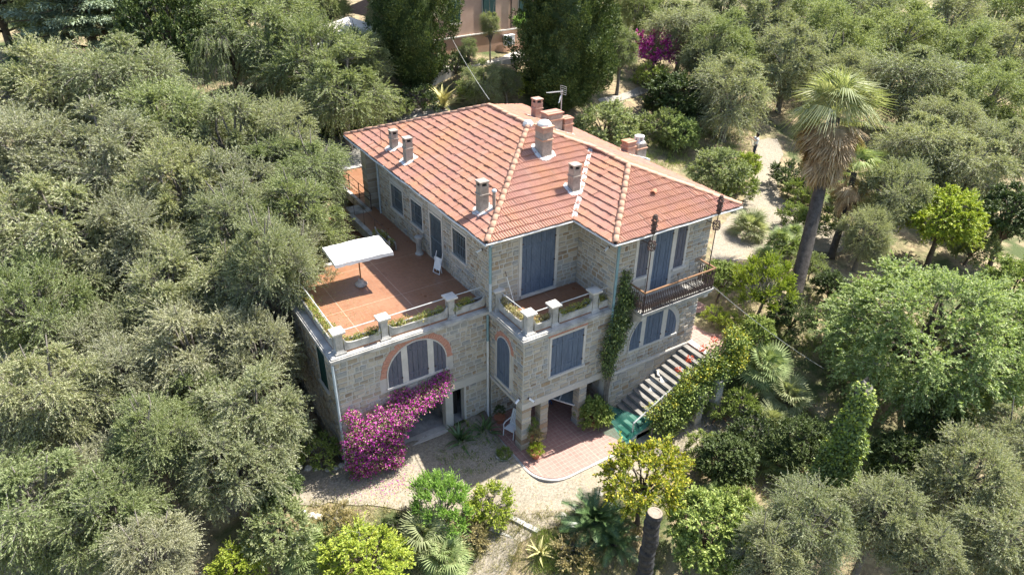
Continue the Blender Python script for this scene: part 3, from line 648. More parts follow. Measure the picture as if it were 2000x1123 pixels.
row(BX0,BY,BX1,BY,40); row(BX0,BY,BX0,YF2-.1,8); row(BX1,BY,BX1,YF2-.1,8)
for zz in (.12, .34): m = MB(); m.bar((BX0,BY,zz),(BX1,BY,zz),.022); m.bar((BX0,BY,zz),(BX0,YF2-.06,zz),.022); m.bar((BX1,BY,zz),(BX1,YF2-.06,zz),.022); m.build('balustrade_bar', MT['iron'], bal)
def ring(m, c, r, w, n=18, ax='xz'):
    pts = [(c[0]+r*math.cos(a), c[1], c[2]+r*math.sin(a)) if ax == 'xz' else (c[0], c[1]+r*math.cos(a), c[2]+r*math.sin(a)) for a in np.linspace(0, 2*math.pi, n+1)]
    m.tube(pts, w, 5, cap=False)
for px_ in (5.28, 8.85):
    p = empty('iron_post', (px_, BY+.06, BZ-.1), 0, 1, villa)
    MB().tube([(0,0,0),(0,0,4.1)],[.03,.018],6).build('shaft', MT['iron'], p)
    m = MB(); ring(m,(0,0,3.2),.2,.022); ring(m,(0,0,3.2),.2,.022,ax='yz'); ring(m,(0,0,3.2),.1,.02)
    for a in np.linspace(0, 2*math.pi, 8, endpoint=False): m.lathe([(.0,-.05),(.045,-.01),(.045,.02),(.0,.05)],6,(.2*math.cos(a),0,3.2+.2*math.sin(a)))
    m.build('rosette', MT['iron'], p)
    m = MB()
    for k, (z, r) in enumerate(((3.75,.05),(3.85,.11),(3.95,.07),(4.06,.12),(4.17,.08),(4.28,.13),(4.4,.09),(4.48,.05))):
        for a in np.linspace(0, 2*math.pi, 6, endpoint=False)+k*.5: m.lathe([(.0,-.06),(.04,-.02),(.05,.02),(.0,.06)],5,(r*math.cos(a)*.8,r*math.sin(a)*.8,z))
    m.build('leaf_finial', MT['iron'], p)
    MB().tube([(0,0,3.2),(-.12,.85,3.28)],.016,5).build('brace', MT['iron'], p)

# --- roof
xL, xR = -OV, 10.5; yF = -OV; yB = 13.9; xW = 3.63; yW = -2.9-.16
XM = (xL+xR)/2; P1 = np.array([XM, yF+(XM-xL), ZE+(XM-xL)*MS]); P3 = np.array([XM, yB-(XM-xL), P1[2]])
hw = (xR-xW)/2; P2 = np.array([xW+hw, yW+hw, ZE+hw*MS]); PJ = np.array([P2[0], P1[1]-(P2[0]-XM), P2[2]])  # wing ridge meets the main hip
R1 = np.array([xL,yF,ZE]); R2 = np.array([xL,yB,ZE]); R3 = np.array([xW,yF,ZE]); R4 = np.array([xW,yW,ZE]); R5 = np.array([xR,yW,ZE]); R6 = np.array([xR,yB,ZE])
roof = MB()
planes = {  # origin at eave, along-eave unit, up-slope unit (plan), polygon (world)
 'L': (R2, (0,-1,0), (1,0,0), [R2, R1, P1, P3]),
 'F': (R1, (1,0,0), (0,1,0), [R1, R3, PJ, P1]),
 'WL': (R3, (0,-1,0), (1,0,0), [R3, R4, P2, PJ]),
 'WF': (R4, (1,0,0), (0,1,0), [R4, R5, P2]),
 'R': (R5, (0,1,0), (-1,0,0), [R5, R6, P3, P1, PJ, P2]),
 'B': (R6, (-1,0,0), (0,1,0), [R6, R2, P3])}
planes['B'] = (R6, (-1,0,0), (0,-1,0), [R6, R2, P3])
dz = np.array([0,0,-.07])
for k, (o_, u_, s_, poly) in planes.items():
    roof.add([p+dz for p in poly], [tuple(range(len(poly)))])
# soffit
for poly in ([R2,R1,R1+(.6,.6,0),R2+(.6,-.6,0)],[R1,R3,R3+(.6,.6,0),R1+(.6,.6,0)],[R3,R4,R4+(.6,.6,0),R3+(.6,.6,0)],[R4,R5,R5+(-.9,.6,0),R4+(.6,.6,0)],[R5,R6,R6+(-.9,-.6,0),R5+(-.9,.6,0)]):
    roof.slab([np.array(p)+np.array([0,0,-.09]) for p in poly], (0,0,-.03))
roof = roof.build('roof', MT['woodbeam'], villa)
# clay interlocking tiles
TW, TL = .24, .365
prof = [(0,0),(.10,.036),(.20,.036),(.30,.0),(.46,.0),(.56,.038),(.66,.038),(.76,.0),(.9,.0),(1.0,.014)]
def tile_geo(lift=.068, over=.06):
    V = []; n = len(prof)
    for (v, base) in ((-over, lift), (TL, .006)):
        for (u, h) in prof: V.append((u*TW, v, base+h))
    for (u, h) in prof: V.append((u*TW, -over, lift+h-.06))
    F = [(i, i+1, n+i+1, n+i) for i in range(n-1)]+[(2*n+i, 2*n+i+1, i+1, i) for i in range(n-1)]
    return np.array(V), F
TV, TF = tile_geo()
cosS = 1/math.sqrt(1+MS*MS)
TILES = []; CLIP = MB()
for key, (o_, u_, s_, poly) in planes.items():
    if key == 'B': continue
    u_ = np.array(u_, float); s3 = np.array([s_[0], s_[1], MS], float)*cosS; nrm = np.cross(u_, s3); nrm = nrm/np.linalg.norm(nrm)
    if nrm[2] < 0: nrm = -nrm
    p2 = np.array([((p-o_)@u_, (p-o_)@s3) for p in poly]); vmax = p2[:, 1].max(); rr = np.random.default_rng(ord(key[0])+len(key))
    def span(v):
        xs = []
        for a, b in zip(p2, np.roll(p2, -1, 0)):
            lo, hi = min(a[1], b[1]), max(a[1], b[1])
            if hi-lo > 1e-6 and lo-1e-6 <= v <= hi+1e-6: xs.append(a[0]+(b[0]-a[0])*(v-a[1])/(b[1]-a[1]))
        return (min(xs), max(xs)) if xs else None
    nr = int(math.ceil(vmax/TL))
    for r in range(nr):
        v0 = r*TL; sa = span(min(max(v0, .001), vmax-.002)); sb = span(min(v0+TL, vmax-.002))
        lo = min(sa[0], sb[0]); hi = max(sa[1], sb[1]); i0 = math.floor(lo/TW); i1 = math.ceil(hi/TW)
        for i in range(i0, i1):
            u0 = i*TW; full = u0 >= max(sa[0], sb[0])-.02 and u0+TW <= min(sa[1], sb[1])+.02 and v0+TL <= vmax
            j = rr.normal(0, .011, 2); tl = abs(rr.normal(0, .011))
            if full:
                org = o_+u_*(u0+j[0])+s3*(v0+j[1]); TILES.append((org, u_, s3, nrm, tl, proj(org)[2]))
            else:
                W = TV.copy(); W[:, 0] += u0; W[:, 1] += v0
                for q in W:
                    vv = min(max(q[1], .001), vmax-.004); sp = span(vv); q[1] = min(q[1], vmax)
                    q[0] = min(max(q[0], sp[0]), sp[1])
                if np.ptp(W[:, 0]) > .01: CLIP.add([o_+u_*a+s3*b+nrm*c for a, b, c in W], TF)
tile_me = MB().add(TV, TF).mesh('tile', MT['tile'])
# the 300 tiles that show largest are separate pieces, the others one part
def px_seen(t): return t[5] - (3.0 if t[1][1] < 0 or t[2][1] > 0 else 0)
vis = sorted(range(len(TILES)), key=lambda i: TILES[i][5] if abs(TILES[i][2][0]) < .1 or TILES[i][2][0] > 0 else 1e9)
ind = set(vis[:298]); rest = MB()
for i, (org, u_, s3, nrm, tl, _) in enumerate(TILES):
    if i in ind:
        o = link('tile', tile_me, roof); Mx = Matrix.Identity(4)
        for a in range(3): Mx[a][0] = u_[a]; Mx[a][1] = s3[a]; Mx[a][2] = nrm[a]; Mx[a][3] = org[a]+nrm[a]*tl
        o.matrix_basis = Mx
    else: rest.add(org+TV[:, :1]*u_+TV[:, 1:2]*s3+(TV[:, 2:]+tl)*nrm, TF)
tag(rest.build('tiling', MT['tile'], roof), kind='stuff'); tag(CLIP.build('cut_tiles', MT['tile'], roof), kind='stuff')
# ridge and hip caps
def cap_mesh(L=.46, r=.125):
    m = MB(); n = 7; V = []
    for x, rr_, zz in ((0, r*1.0, .022), (L, r*.86, .0)):
        for i in range(n): a = math.pi*i/(n-1); V.append((x, rr_*math.cos(a), zz+rr_*math.sin(a)*.62))
    for i in range(n): a = math.pi*i/(n-1); V.append((0, r*.86*math.cos(a), .0+r*.86*math.sin(a)*.5))
    m.add(V, [(i, i+1, n+i+1, n+i) for i in range(n-1)]+[(2*n+i, 2*n+i+1, i+1, i) for i in range(n-1)]); return m.mesh('ridge_tile', MT['ridge'], True)
cap_me = cap_mesh()
def caps(A, B, lift=.05):
    A = np.asarray(A, float); B = np.asarray(B, float); L = np.linalg.norm(B-A); d = (B-A)/L; n = max(1, int(L/.40)); st = L/n
    s = np.cross((0,0,1), d); s /= np.linalg.norm(s); up = np.cross(d, s)
    for i in range(n):
        p = A+d*(i*st)+up*(lift+rng.normal(0, .012)); o = link('ridge_tile', cap_me, roof); Mx = Matrix.Identity(4); yw = rng.normal(0, .045)
        dd = d+s*yw
        for a in range(3): Mx[a][0] = dd[a]; Mx[a][1] = s[a]; Mx[a][2] = up[a]; Mx[a][3] = p[a]
        o.matrix_basis = Mx
caps(R1, P1); caps(R2, P3); caps(P1, P3); caps(PJ, P1); caps(P2, PJ); caps(R4, P2); caps(R5, P2)
MB().lathe([(.0,.0),(.26,.0),(.24,.1),(.16,.2),(.0,.24)],8,tuple(P1-(0,0,.02))).build('mortar_cap', MT['flash'], roof)
# white mortar valley between the main roof and the wing
m = MB(); n = 26; d = (PJ-R3)/n; side = np.cross(d/np.linalg.norm(d), (0,0,1)); side /= np.linalg.norm(side); V = []
for i in range(n+1):
    q = R3+d*i+np.array([0,0,.075]); w1, w2 = .07+.05*rng.random(), .07+.06*rng.random()
    V += [q-side*w1+np.array([0,0,.03]), q+np.array([0,0,-.005]), q+side*w2+np.array([0,0,.03])]
m.add(V, [(3*i, 3*i+1, 3*i+4, 3*i+3) for i in range(n)]+[(3*i+1, 3*i+2, 3*i+5, 3*i+4) for i in range(n)]); m.build('valley_mortar', MT['flash'], roof, True)
# gutters
def gutter(A, B, sag=.0):
    A = np.asarray(A, float); B = np.asarray(B, float); n = max(4, int(np.linalg.norm(B-A)/.5)); pts = []
    for i in range(n+1):
        t = i/n; pts.append(A+(B-A)*t+np.array([0,0,-.05-sag*abs(math.sin(t*math.pi*n/5.0))]))
    MB().tube(pts, .045, 6).build('gutter', MT['gutter'], roof)
gutter(R2+(-.06,0,0), R1+(-.06,-.06,0), .05); gutter(R1+(-.06,-.06,0), R3+(-.06,-.06,0), .02); gutter(R3+(-.06,-.06,0), R4+(-.06,-.06,0), .02); gutter(R4+(-.06,-.06,0), R5+(.05,-.06,0), .03)
# rafters under the eaves
rafter = MB()
for y in np.arange(.3, 10.8, .62): rafter.box(-.46,.05,y,y+.07,3.2,3.29)
for x in np.arange(.2, 4.2, .62): rafter.box(x,x+.07,-.46,.0,3.2,3.29)
for x in np.arange(4.5, 9.6, .62): rafter.box(x,x+.07,-2.95,YF2-.05,3.2,3.29)
tag(rafter.build('rafters', MT['woodbeam'], roof), kind='stuff')

# --- chimneys
MT['chimney'] = m_noise('chimney_render', (.24,.20,.17), (.40,.345,.29), 3.5, .95, fine=14, bstr=.5)
MT['chimneyred'] = m_noise('chimney_brick', (.33,.19,.14), (.46,.33,.26), 4, .95, fine=14, bstr=.5)
def roof_hit(px, py, side):
    d = ray(px, py); nn, c = {'L': ((-MS,0,1), ZE-xL*MS), 'F': ((0,-MS,1), ZE-yF*MS), 'WF': ((0,-MS,1), ZE-yW*MS), 'R': ((MS,0,1), ZE+xR*MS)}[side]
    nn = np.array(nn); return CAM_P+d*((c-CAM_P@nn)/(d@nn))
def chimney(px, py, side, w, d, h, style=0, mat='chimney', flash=True, rz=0.0):
    p = roof_hit(px, py, side); c = empty('chimney', tuple(p), rz, 1, villa)
    r = np.random.default_rng(int(px)); m = MB(); b = .12
    V = []
    for z, k in ((-.45, 1.0), (h*.3, 1.0), (h*.7, .985), (h, .97)):
        for sx, sy in ((-1,-1),(1,-1),(1,1),(-1,1)): V.append((sx*w/2*k+r.normal(0,.006), sy*d/2*k+r.normal(0,.006), z))
    m.add(V, [(i+k*4,(i+1)%4+k*4,(i+1)%4+4+k*4,i+4+k*4) for k in range(3) for i in range(4)]+[(12,13,14,15)]); m.build('stack', MT[mat], c)
    MB().box(-w*.58,w*.58,-d*.58,d*.58,h*.66,h*.66+.05).build('band', MT['ridge'] if style else MT[mat], c)
    if style == 0:      # slab cap on corner blocks
        for sx in (-1, 1):
            for sy in (-1, 1): MB().box(sx*w*.38-.04,sx*w*.38+.04,sy*d*.38-.04,sy*d*.38+.04,h,h+.14).build('cap_block', MT[mat], c)
        MB().box(-w*.56,w*.56,-d*.56,d*.56,h+.14,h+.2).build('cap', MT[mat], c)
        MB().box(-w*.3,w*.3,-d*.3,d*.3,h+.001,h+.1).build('flue', MT['dark'], c)
    elif style == 1:    # brick top under a rounded mortar hood
        MB().box(-w*.5,w*.5,-d*.5,d*.5,h,h+.22).build('brick_course', MT['chimneyred'], c)
        MB().box(-w*.6,w*.6,-d*.6,d*.6,h+.22,h+.28).build('cap', MT['ridge'], c)
        MB().lathe([(w*.62,h+.28),(w*.6,h+.36),(w*.4,h+.46),(.02,h+.5)],8).build('hood', MT['flash'], c)
    elif style == 2:    # tile-capped
        for k in range(3): MB().box(-w*.56,w*.56,-d*.56+k*d*.38,-d*.56+k*d*.38+d*.36,h+.02+.015*(k%2),h+.09+.015*(k%2)).build('cap_tile', MT['tile'], c)
    elif style == 3:    # pot with openings
        MB().lathe([(w*.52,h),(w*.56,h+.06),(w*.42,h+.12),(w*.36,h+.14)],8).build('cap', MT['flash'], c)
        m = MB()
        for a in np.linspace(0, 2*math.pi, 5, endpoint=False): m.box(w*.3*math.cos(a)-.06,w*.3*math.cos(a)+.06,w*.3*math.sin(a)-.06,w*.3*math.sin(a)+.06,h+.14,h+.32)
        m.build('pot', MT['flash'], c); MB().lathe([(w*.42,h+.32),(w*.44,h+.36),(w*.2,h+.4)],8).build('pot_lid', MT['flash'], c)
    if flash:
        m = MB(); ax = {'L': (1,0), 'F': (0,1), 'WF': (0,1), 'R': (-1,0)}[side]; n = 14
        zr = lambda x, y: (x*ax[0]+y*ax[1])*MS+.095
        P = []
        for i in range(n):
            a = 2*math.pi*(i+.5)/n; e = .5/max(abs(math.cos(a)), abs(math.sin(a))); q = 1+r.uniform(-.12, .2)
            x = math.cos(a)*e*(w+.34)*q; y = math.sin(a)*e*(d+.34)*q; P.append((x, y, zr(x, y)))
        m.slab(P, (0,0,-.1)); m.build('flashing', MT['flash'], c)
    return c
chimney(770,290,'L',.34,.34,.72,0); chimney(798,315,'L',.36,.36,.95,0); chimney(942,412,'L',.38,.38,1.1,0)
chimney(1061,300,'F',.52,.6,1.0,1); chimney(1120,372,'F',.38,.38,.98,0)
chimney(1048,234,'R',.42,.42,.9,0,'chimneyred'); chimney(1077,252,'R',.85,.6,.75,2); chimney(1104,260,'R',.5,.5,.7,2,'chimneyred')
chimney(1226,302,'R',.5,.5,.62,2,'chimneyred'); chimney(1245,306,'R',.58,.58,.72,3)
p = roof_hit(965,410,'L'); c = empty('vent_pipe', tuple(p), 0, 1, villa); MB().tube([(0,0,-.2),(0,0,.72)],.07,8).build('pipe', MT['chimney'], c); MB().lathe([(.06,.74),(.11,.78),(.1,.84),(.02,.9)],8).build('cowl', MT['pipe'], c)
p = roof_hit(745,285,'L'); MB().tube([tuple(p+(0,0,-.1)), tuple(p+(0,0,1.5))],.012,5).build('roof_aerial', MT['iron'], villa)
p = roof_hit(1094,250,'R'); an = empty('antenna', tuple(p), R_(20), 1, villa)
MB().tube([(0,0,-.3),(0,0,1.9)],.025,6).build('mast', MT['rail'], an)
m = MB(); m.tube([(.1,0,1.85),(-1.0,.25,1.95)],.012,5)
for i in range(9): q = np.array([-.1-.1*i, .05+.023*i, 1.87+.009*i]); m.tube([q+(-.03,-.13,0), q+(.03,.13,0)],.007,4)
m.build('boom', MT['rail'], an)
m = MB()
for i in range(5): m.tube([(.08,-.2,1.7+.1*i),(.16,.2,1.7+.1*i)],.008,4)
m.tube([(.08,-.2,1.7),(.08,-.2,2.1)],.008,4); m.tube([(.16,.2,1.7),(.16,.2,2.1)],.008,4); m.build('reflector', MT['rail'], an)
m = MB(); m.add([(0,0,1.7),(-.3,-.1,1.4),(-.36,-.05,1.35),(-.06,.05,1.66)],[(0,1,2,3)]); m.build('small_fin', MT['rail'], an)
# downpipes
def pipe(pts, mats, r=.055):
    for (a, b, mt) in mats: MB().tube([pts[a], pts[b]] if b-a == 1 else pts[a:b+1], r, 8).build('downpipe', MT[mt], villa)
pipe([(-.02,-.02,3.2),(.3,-.1,3.15),(-.09,-.09,2.95),(-.09,-.09,1.3),(-.09,-.09,-.0)], [(1,2,'pipe'),(2,3,'pipeteal'),(3,4,'pipe')], .06)
pipe([(-.08,YL-.09,-.3),(-.08,YL-.09,-1.6),(-.08,YL-.09,-6)], [(0,1,'pipeteal'),(1,2,'gutter')])
pipe([(-6.74,YL-.07,-.3),(-6.74,YL-.07,-5.9)], [(0,1,'pipe')])
pipe([(4.36,YF2-.13,3.2),(4.36,YF2-.13,-3.2),(4.45,YF2-.14,-3.6),(4.45,YF2-.14,-6)], [(0,1,'pipeteal'),(1,3,'gutter')])
pipe([(-.05,10.95,3.2),(-.05,10.95,0)], [(0,1,'pipe')])
# stones: the 300 that show largest are separate pieces
def px_area(V):
    q = [proj(p)[:2] for p in V[4:]]; return .5*abs(sum(q[i][0]*q[(i+1)%4][1]-q[(i+1)%4][0]*q[i][1] for i in range(4)))
area = np.array([px_area(V) for _, V in STONES]); order = np.argsort(-area); big = set(order[:296].tolist()); byw = {}
for i, (w, V) in enumerate(STONES):
    if i in big: MB().add(V, SF).build('stone', MT['stone'], w)
    else: byw.setdefault(w, MB()).add(V, SF)
for w, mb in byw.items(): tag(mb.build('stonework', MT['stone'], w), kind='stuff')

# --- outside staircase and upper patio
MT['stair'] = m_noise('worn_step_stone', (.15,.14,.125), (.27,.255,.23), 2.5, .9, fine=22)
stair = tag(empty('stone_staircase', (4.6,-3.3,-6)), 'straight pale stone staircase climbing along the villa wall', 'staircase')
NS = 15; SZ = (6.0-3.62)/NS; SX = 4.75/NS
for i in range(NS):
    m = MB(); x = i*SX; z1 = (i+1)*SZ
    m.box(x-.03, x+SX+.02, -.9, .83, z1-.06, z1); s = m.build('step', MT['stair'], stair)
    MB().box(x, 4.75, -.88, .82, z1-SZ-.001, z1-.06).build('riser', MT['concrete'], s)
MB().box(.2,4.75,-1.1,-.9,-.2,.3).build('side_kerb', MT['concrete'], stair)
m = MB(); m.slab([(-.1,-1.1,-.2),(4.9,-1.1,-.2),(4.9,-1.1,2.5),(4.7,-1.1,2.5),(-.1,-1.1,.12)], (0,.2,0)); m.build('side_wall', MT['mortar'], stair)
m = MB(); m.tube([(.0,-1.0,.1),(.0,-1.0,1.0)],.03,6); m.tube([(2.4,-1.0,1.3),(2.4,-1.0,2.2)],.03,6); m.tube([(4.7,-1.0,2.4),(4.7,-1.0,3.35)],.03,6); m.tube([(.0,-1.0,1.0),(4.7,-1.0,3.35)],.035,6); m.build('handrail', MT['rail'], stair)
pt = MB(); pt.prism([(9.3,-4.4),(12.0,-4.2),(12.6,-2),(12.4,1.2),(9.62,1.2),(9.62,-2.44),(9.3,-2.46)], -4.2, -3.56); tag(pt.build('upper_patio', MT['patio']), 'red tiled landing at the top of the staircase', kind='structure')
pt = MB(); pt.box(9.32,9.62,-4.4,-2.47,-3.6,-3.545); tag(pt.build('landing_edge', MT['surround']), 'pale edge strip of the landing', kind='structure')
# ------------------------------------------------------------------ vegetation: prototypes
def unit(a): return a/(np.linalg.norm(a, axis=-1, keepdims=True)+1e-9)
def leaf_quads(P, D, N, L, W):
    n = len(P); S = unit(np.cross(D, N)); L = np.broadcast_to(L, (n,))[:, None]; W = np.broadcast_to(W, (n,))[:, None]; up = unit(np.cross(S, D))
    a = P; b = P+D*L*.45+S*W*.5+up*L*.03; c = P+D*L-up*L*.06; d = P+D*L*.45-S*W*.5+up*L*.03
    V = np.stack([a, b, c, d], 1).reshape(-1, 3); return V, np.arange(n*4).reshape(n, 4)
def rand_dirs(r, n): return unit(r.normal(size=(n, 3)))
def twig_geo(A, B, rad):
    """three-sided thin twigs"""
    n = len(A); d = unit(B-A); s = unit(np.cross(d, np.array([.3, .5, .8]))); t = np.cross(d, s); V = []; 
    for k in range(3):
        a = 2*math.pi*k/3; o = (math.cos(a)*s+math.sin(a)*t)
        V += [A+o*rad, B+o*rad*.4]
    V = np.stack(V, 1).reshape(-1, 3); base = np.arange(n)[:, None]*6
    return V, np.concatenate([base+np.array([[0,2,3,1]]), base+np.array([[2,4,5,3]]), base+np.array([[4,0,1,5]])], 0)
def crown(seed, R, Rz, ncl, rc, ntw, nlf, L, W, droop=.25, upb=.3, spread=.8, inner=.45, twr=.008, low=-.35, up_leaf=.5, trunk=True, hc=None, bare=.12, tr=.16, lean=.3, leafmat=None, barkmat=None, lumpy=1.0, vary=.25):
    """leaf mesh, twig mesh and trunk mesh of a tree whose crown centre is the origin"""
    r = np.random.default_rng(seed)
    # clump centres by dart throwing inside a shell
    C = []; tries = 0; md = rc*1.05
    while len(C) < ncl and tries < 6000:
        tries += 1; d = rand_dirs(r, 1)[0]
        if d[2] < low: continue
        q = d*np.array([R, R, Rz])*r.uniform(inner, 1.0)**.6*(1-.25*lumpy*r.random())
        q = q*np.maximum(.2, 1-rc/R*.75)
        if all(np.linalg.norm(q-c) > md for c in C): C.append(q)
        if tries % 400 == 0: md *= .92
    C = np.array(C); n = len(C); cr = rc*r.uniform(1-vary, 1+vary, n)
    # twigs
    ci = np.repeat(np.arange(n), ntw); m = len(ci)
    out = unit(C*np.array([1,1,1.2]))[ci]
    D = unit(rand_dirs(r, m)+out*.75+np.array([0,0,upb]))
    S = C[ci]+rand_dirs(r, m)*cr[ci, None]*r.uniform(0, .45, (m, 1)); TLn = cr[ci]*r.uniform(.45, 1.1, m)
    g = np.array([0,0,-1.0])
    # leaves
    ti = np.repeat(np.arange(m), nlf); k = len(ti); t = r.uniform(.12, 1.0, k)**.8
    P = S[ti]+D[ti]*(TLn[ti]*t)[:, None]+g*(droop*TLn[ti]*t*t)[:, None]
    tan = unit(D[ti]+g*(2*droop*t)[:, None]); LD = unit(tan+rand_dirs(r, k)*spread)
    NN = unit(rand_dirs(r, k)+np.array([0,0,up_leaf])+out[ti]*.3)
    lv, lf = leaf_quads(P, LD, NN, L*r.uniform(.65, 1.2, k), W*r.uniform(.7, 1.2, k))
    crown_me = np_mesh('crown', lv, lf, leafmat)
    sel = r.random(m) < .55
    A = S[sel]; B = S[sel]+D[sel]*(TLn[sel]*.95)[:, None]+g*(droop*TLn[sel]*.9)[:, None]
    Cc = C[ci[sel]]*.88; V1, F1 = twig_geo(A, B, twr); s2 = r.random(len(A)) < .4; V2, F2 = twig_geo(Cc[s2], A[s2]+.001, twr*1.6)
    tw_me = np_mesh('twigs', np.concatenate([V1, V2]), np.concatenate([F1, F2+len(V1)]), MT['twig'])
    trunk_me = None
    if trunk:
        hc = hc or R*1.25; mb = MB(); fk = np.array([r.normal(0, lean*.4), r.normal(0, lean*.4), -hc*.42])
        base = np.array([0, 0, -hc*1.0]); mid = (base+fk)/2+np.array([r.normal(0, lean*.3), r.normal(0, lean*.3), 0])
        mb.tube([base+(0,0,-hc*.8), base, mid, fk, fk*np.array([1,1,.6])], [tr*1.5, tr*1.35, tr, tr*.9, tr*.7], 8)
        for c in C[r.permutation(n)[:min(n, 22)]]:
            q = fk*.9+(c-fk)*.45+r.normal(0, .12*R/2.5, 3)+np.array([0,0,.1*R]); mb.tube([fk, q, c*.9], [tr*.55, tr*.32, tr*.1], 5)
        trunk_me = mb.mesh('trunk', barkmat or MT['bark'], True)
    return dict(crown=crown_me, twigs=tw_me, trunk=trunk_me, R=R, hc=hc or 0)
LM = {}
LM['olive'] = mk_leaf('olive_leaf', [(0, (.175,.20,.09)), (.3, (.28,.305,.16)), (.7, (.395,.41,.245)), (.93, (.52,.525,.36)), (1, (.36,.30,.19))], .36, .16)
LM['olive2'] = mk_leaf('olive_leaf_green', [(0, (.14,.18,.065)), (.4, (.24,.285,.12)), (.75, (.345,.38,.185)), (1, (.45,.475,.275))], .36, .16)
LM['olive3'] = mk_leaf('olive_leaf_grey', [(0, (.18,.19,.11)), (.35, (.295,.30,.185)), (.75, (.40,.40,.27)), (1, (.53,.53,.39))], .33, .14)
LM['camphor'] = mk_leaf('broad_leaf_green', [(0, (.17,.235,.07)), (.4, (.27,.35,.12)), (.75, (.37,.44,.18)), (1, (.50,.545,.27))], .38, .1)
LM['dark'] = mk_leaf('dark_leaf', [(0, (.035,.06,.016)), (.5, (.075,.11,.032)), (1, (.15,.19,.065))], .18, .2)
LM['laurel'] = mk_leaf('laurel_leaf', [(0, (0.127,0.186,0.039)), (.5, (0.235,0.304,0.069)), (1, (0.410,0.460,0.138))], .2, .15)
LM['lime'] = mk_leaf('lime_leaf', [(0, (0.173,0.245,0.029)), (.5, (0.316,0.388,0.050)), (1, (0.489,0.517,0.086))], .3, .15)
LM['bright'] = mk_leaf('bright_green_leaf', [(0, (0.160,0.287,0.047)), (.5, (0.287,0.462,0.096)), (1, (0.462,0.638,0.191))], .3, .1)
LM['lemon'] = mk_leaf('lemon_leaf', [(0, (.12,.175,.018)), (.45, (.25,.29,.03)), (.8, (.43,.40,.04)), (1, (.60,.48,.06))], .3, .1)
LM['cypress'] = mk_leaf('cypress_spray', [(0, (.032,.056,.016)), (.5, (.075,.112,.03)), (1, (.16,.20,.062))], .12, .1)
LM['cedar'] = mk_leaf('cedar_needle', [(0, (0.136,0.181,0.128)), (.5, (0.236,0.299,0.200)), (1, (0.399,0.463,0.299))], .12, .12)
LM['palm'] = mk_leaf('palm_blade', [(0, (0.174,0.235,0.086)), (.5, (0.287,0.348,0.148)), (1, (0.470,0.504,0.260))], .25, .18, .6, .25)
LM['palmpale'] = mk_leaf('palm_blade_pale', [(0, (.20,.23,.10)), (.5, (.32,.345,.18)), (1, (.52,.52,.33))], .3, .12, .6, .25)
LM['dead'] = mk_leaf('dead_frond', [(0, (.28,.19,.10)), (.5, (.43,.31,.18)), (1, (.60,.47,.30))], .25, .12)
LM['cycad'] = mk_leaf('cycad_leaflet', [(0, (0.043,0.086,0.028)), (.5, (0.086,0.148,0.052)), (1, (0.174,0.244,0.096))], .12, .2, .35, .5)
LM['agave'] = mk_leaf('agave_blade', [(0, (0.319,0.377,0.145)), (1, (0.493,0.522,0.217))], .1, .2)
LM['agaveyellow'] = mk_leaf('agave_blade_variegated', [(0, (0.345,0.356,0.149)), (.5, (0.483,0.437,0.184)), (1, (0.598,0.540,0.253))], .1, .1)
LM['bract'] = mk_leaf('bougainvillea_bract', [(0, (.30,.02,.22)), (.4, (.50,.035,.38)), (.75, (.66,.08,.50)), (.93, (.75,.22,.58)), (1, (.68,.38,.34))], .3, .1)
LM['boleaf'] = mk_leaf('bougainvillea_leaf', [(0, (0.115,0.149,0.034)), (.6, (0.253,0.287,0.081)), (1, (0.414,0.391,0.138))], .25, .1)
LM['dry'] = mk_leaf('dry_shrub_leaf', [(0, (0.206,0.193,0.083)), (.5, (0.344,0.296,0.131)), (1, (0.510,0.414,0.206))], .2, .2)
LM['grass'] = mk_leaf('grass_blade', [(0, (0.184,0.196,0.057)), (.5, (0.333,0.310,0.115)), (1, (0.483,0.425,0.207))], .25, .15)
LM['pale'] = mk_leaf('pale_blossom_leaf', [(0, (0.280,0.320,0.180)), (.5, (0.450,0.480,0.330)), (1, (0.660,0.670,0.540))], .25, .1)
LM['succ'] = mk_leaf('planter_leaf', [(0, (0.172,0.207,0.034)), (.5, (0.310,0.299,0.069)), (.8, (0.437,0.356,0.115)), (1, (0.414,0.253,0.103))], .25, .15)

PR = {}
def proto(key, kind, **k): PR[key] = crown(**k); return PR[key]
for i in range(6):
    proto('olive%d' % i, 'olive', seed=100+i, R=2.7, Rz=[2.7,3.0,2.4,2.9,2.6,3.1][i], ncl=[24,21,27,23,25,20][i], rc=[1.0,1.1,.92,1.05,.95,1.1][i], ntw=[150,165,130,155,145,175][i], nlf=24, L=.105, W=.03, droop=[.2,.35,.15,.3,.1,.25][i], upb=.35, spread=.7, leafmat=LM['olive'], hc=3.2, tr=.19, twr=.008, low=-.75, inner=.3, vary=.42)
proto('camphor', '', seed=130, R=4.2, Rz=3.0, ncl=100, rc=.95, ntw=58, nlf=25, L=.12, W=.05, droop=.25, upb=.35, spread=.9, up_leaf=1.0, leafmat=LM['camphor'], hc=5, tr=.3, inner=.72, low=-.8, barkmat=MT['barkd'])
proto('laurel', '', seed=131, R=1.8, Rz=1.6, ncl=34, rc=.5, ntw=40, nlf=20, L=.115, W=.06, droop=.1, upb=.4, spread=.9, up_leaf=1.0, leafmat=LM['laurel'], hc=1.7, tr=.08, inner=.5, barkmat=MT['barkd'])
proto('laurel1', '', seed=132, R=1.8, Rz=1.5, ncl=26, rc=.58, ntw=44, nlf=20, L=.10, W=.05, droop=.15, upb=.4, spread=.9, up_leaf=.9, leafmat=LM['laurel'], hc=1.7, tr=.08, inner=.4, barkmat=MT['barkd'])
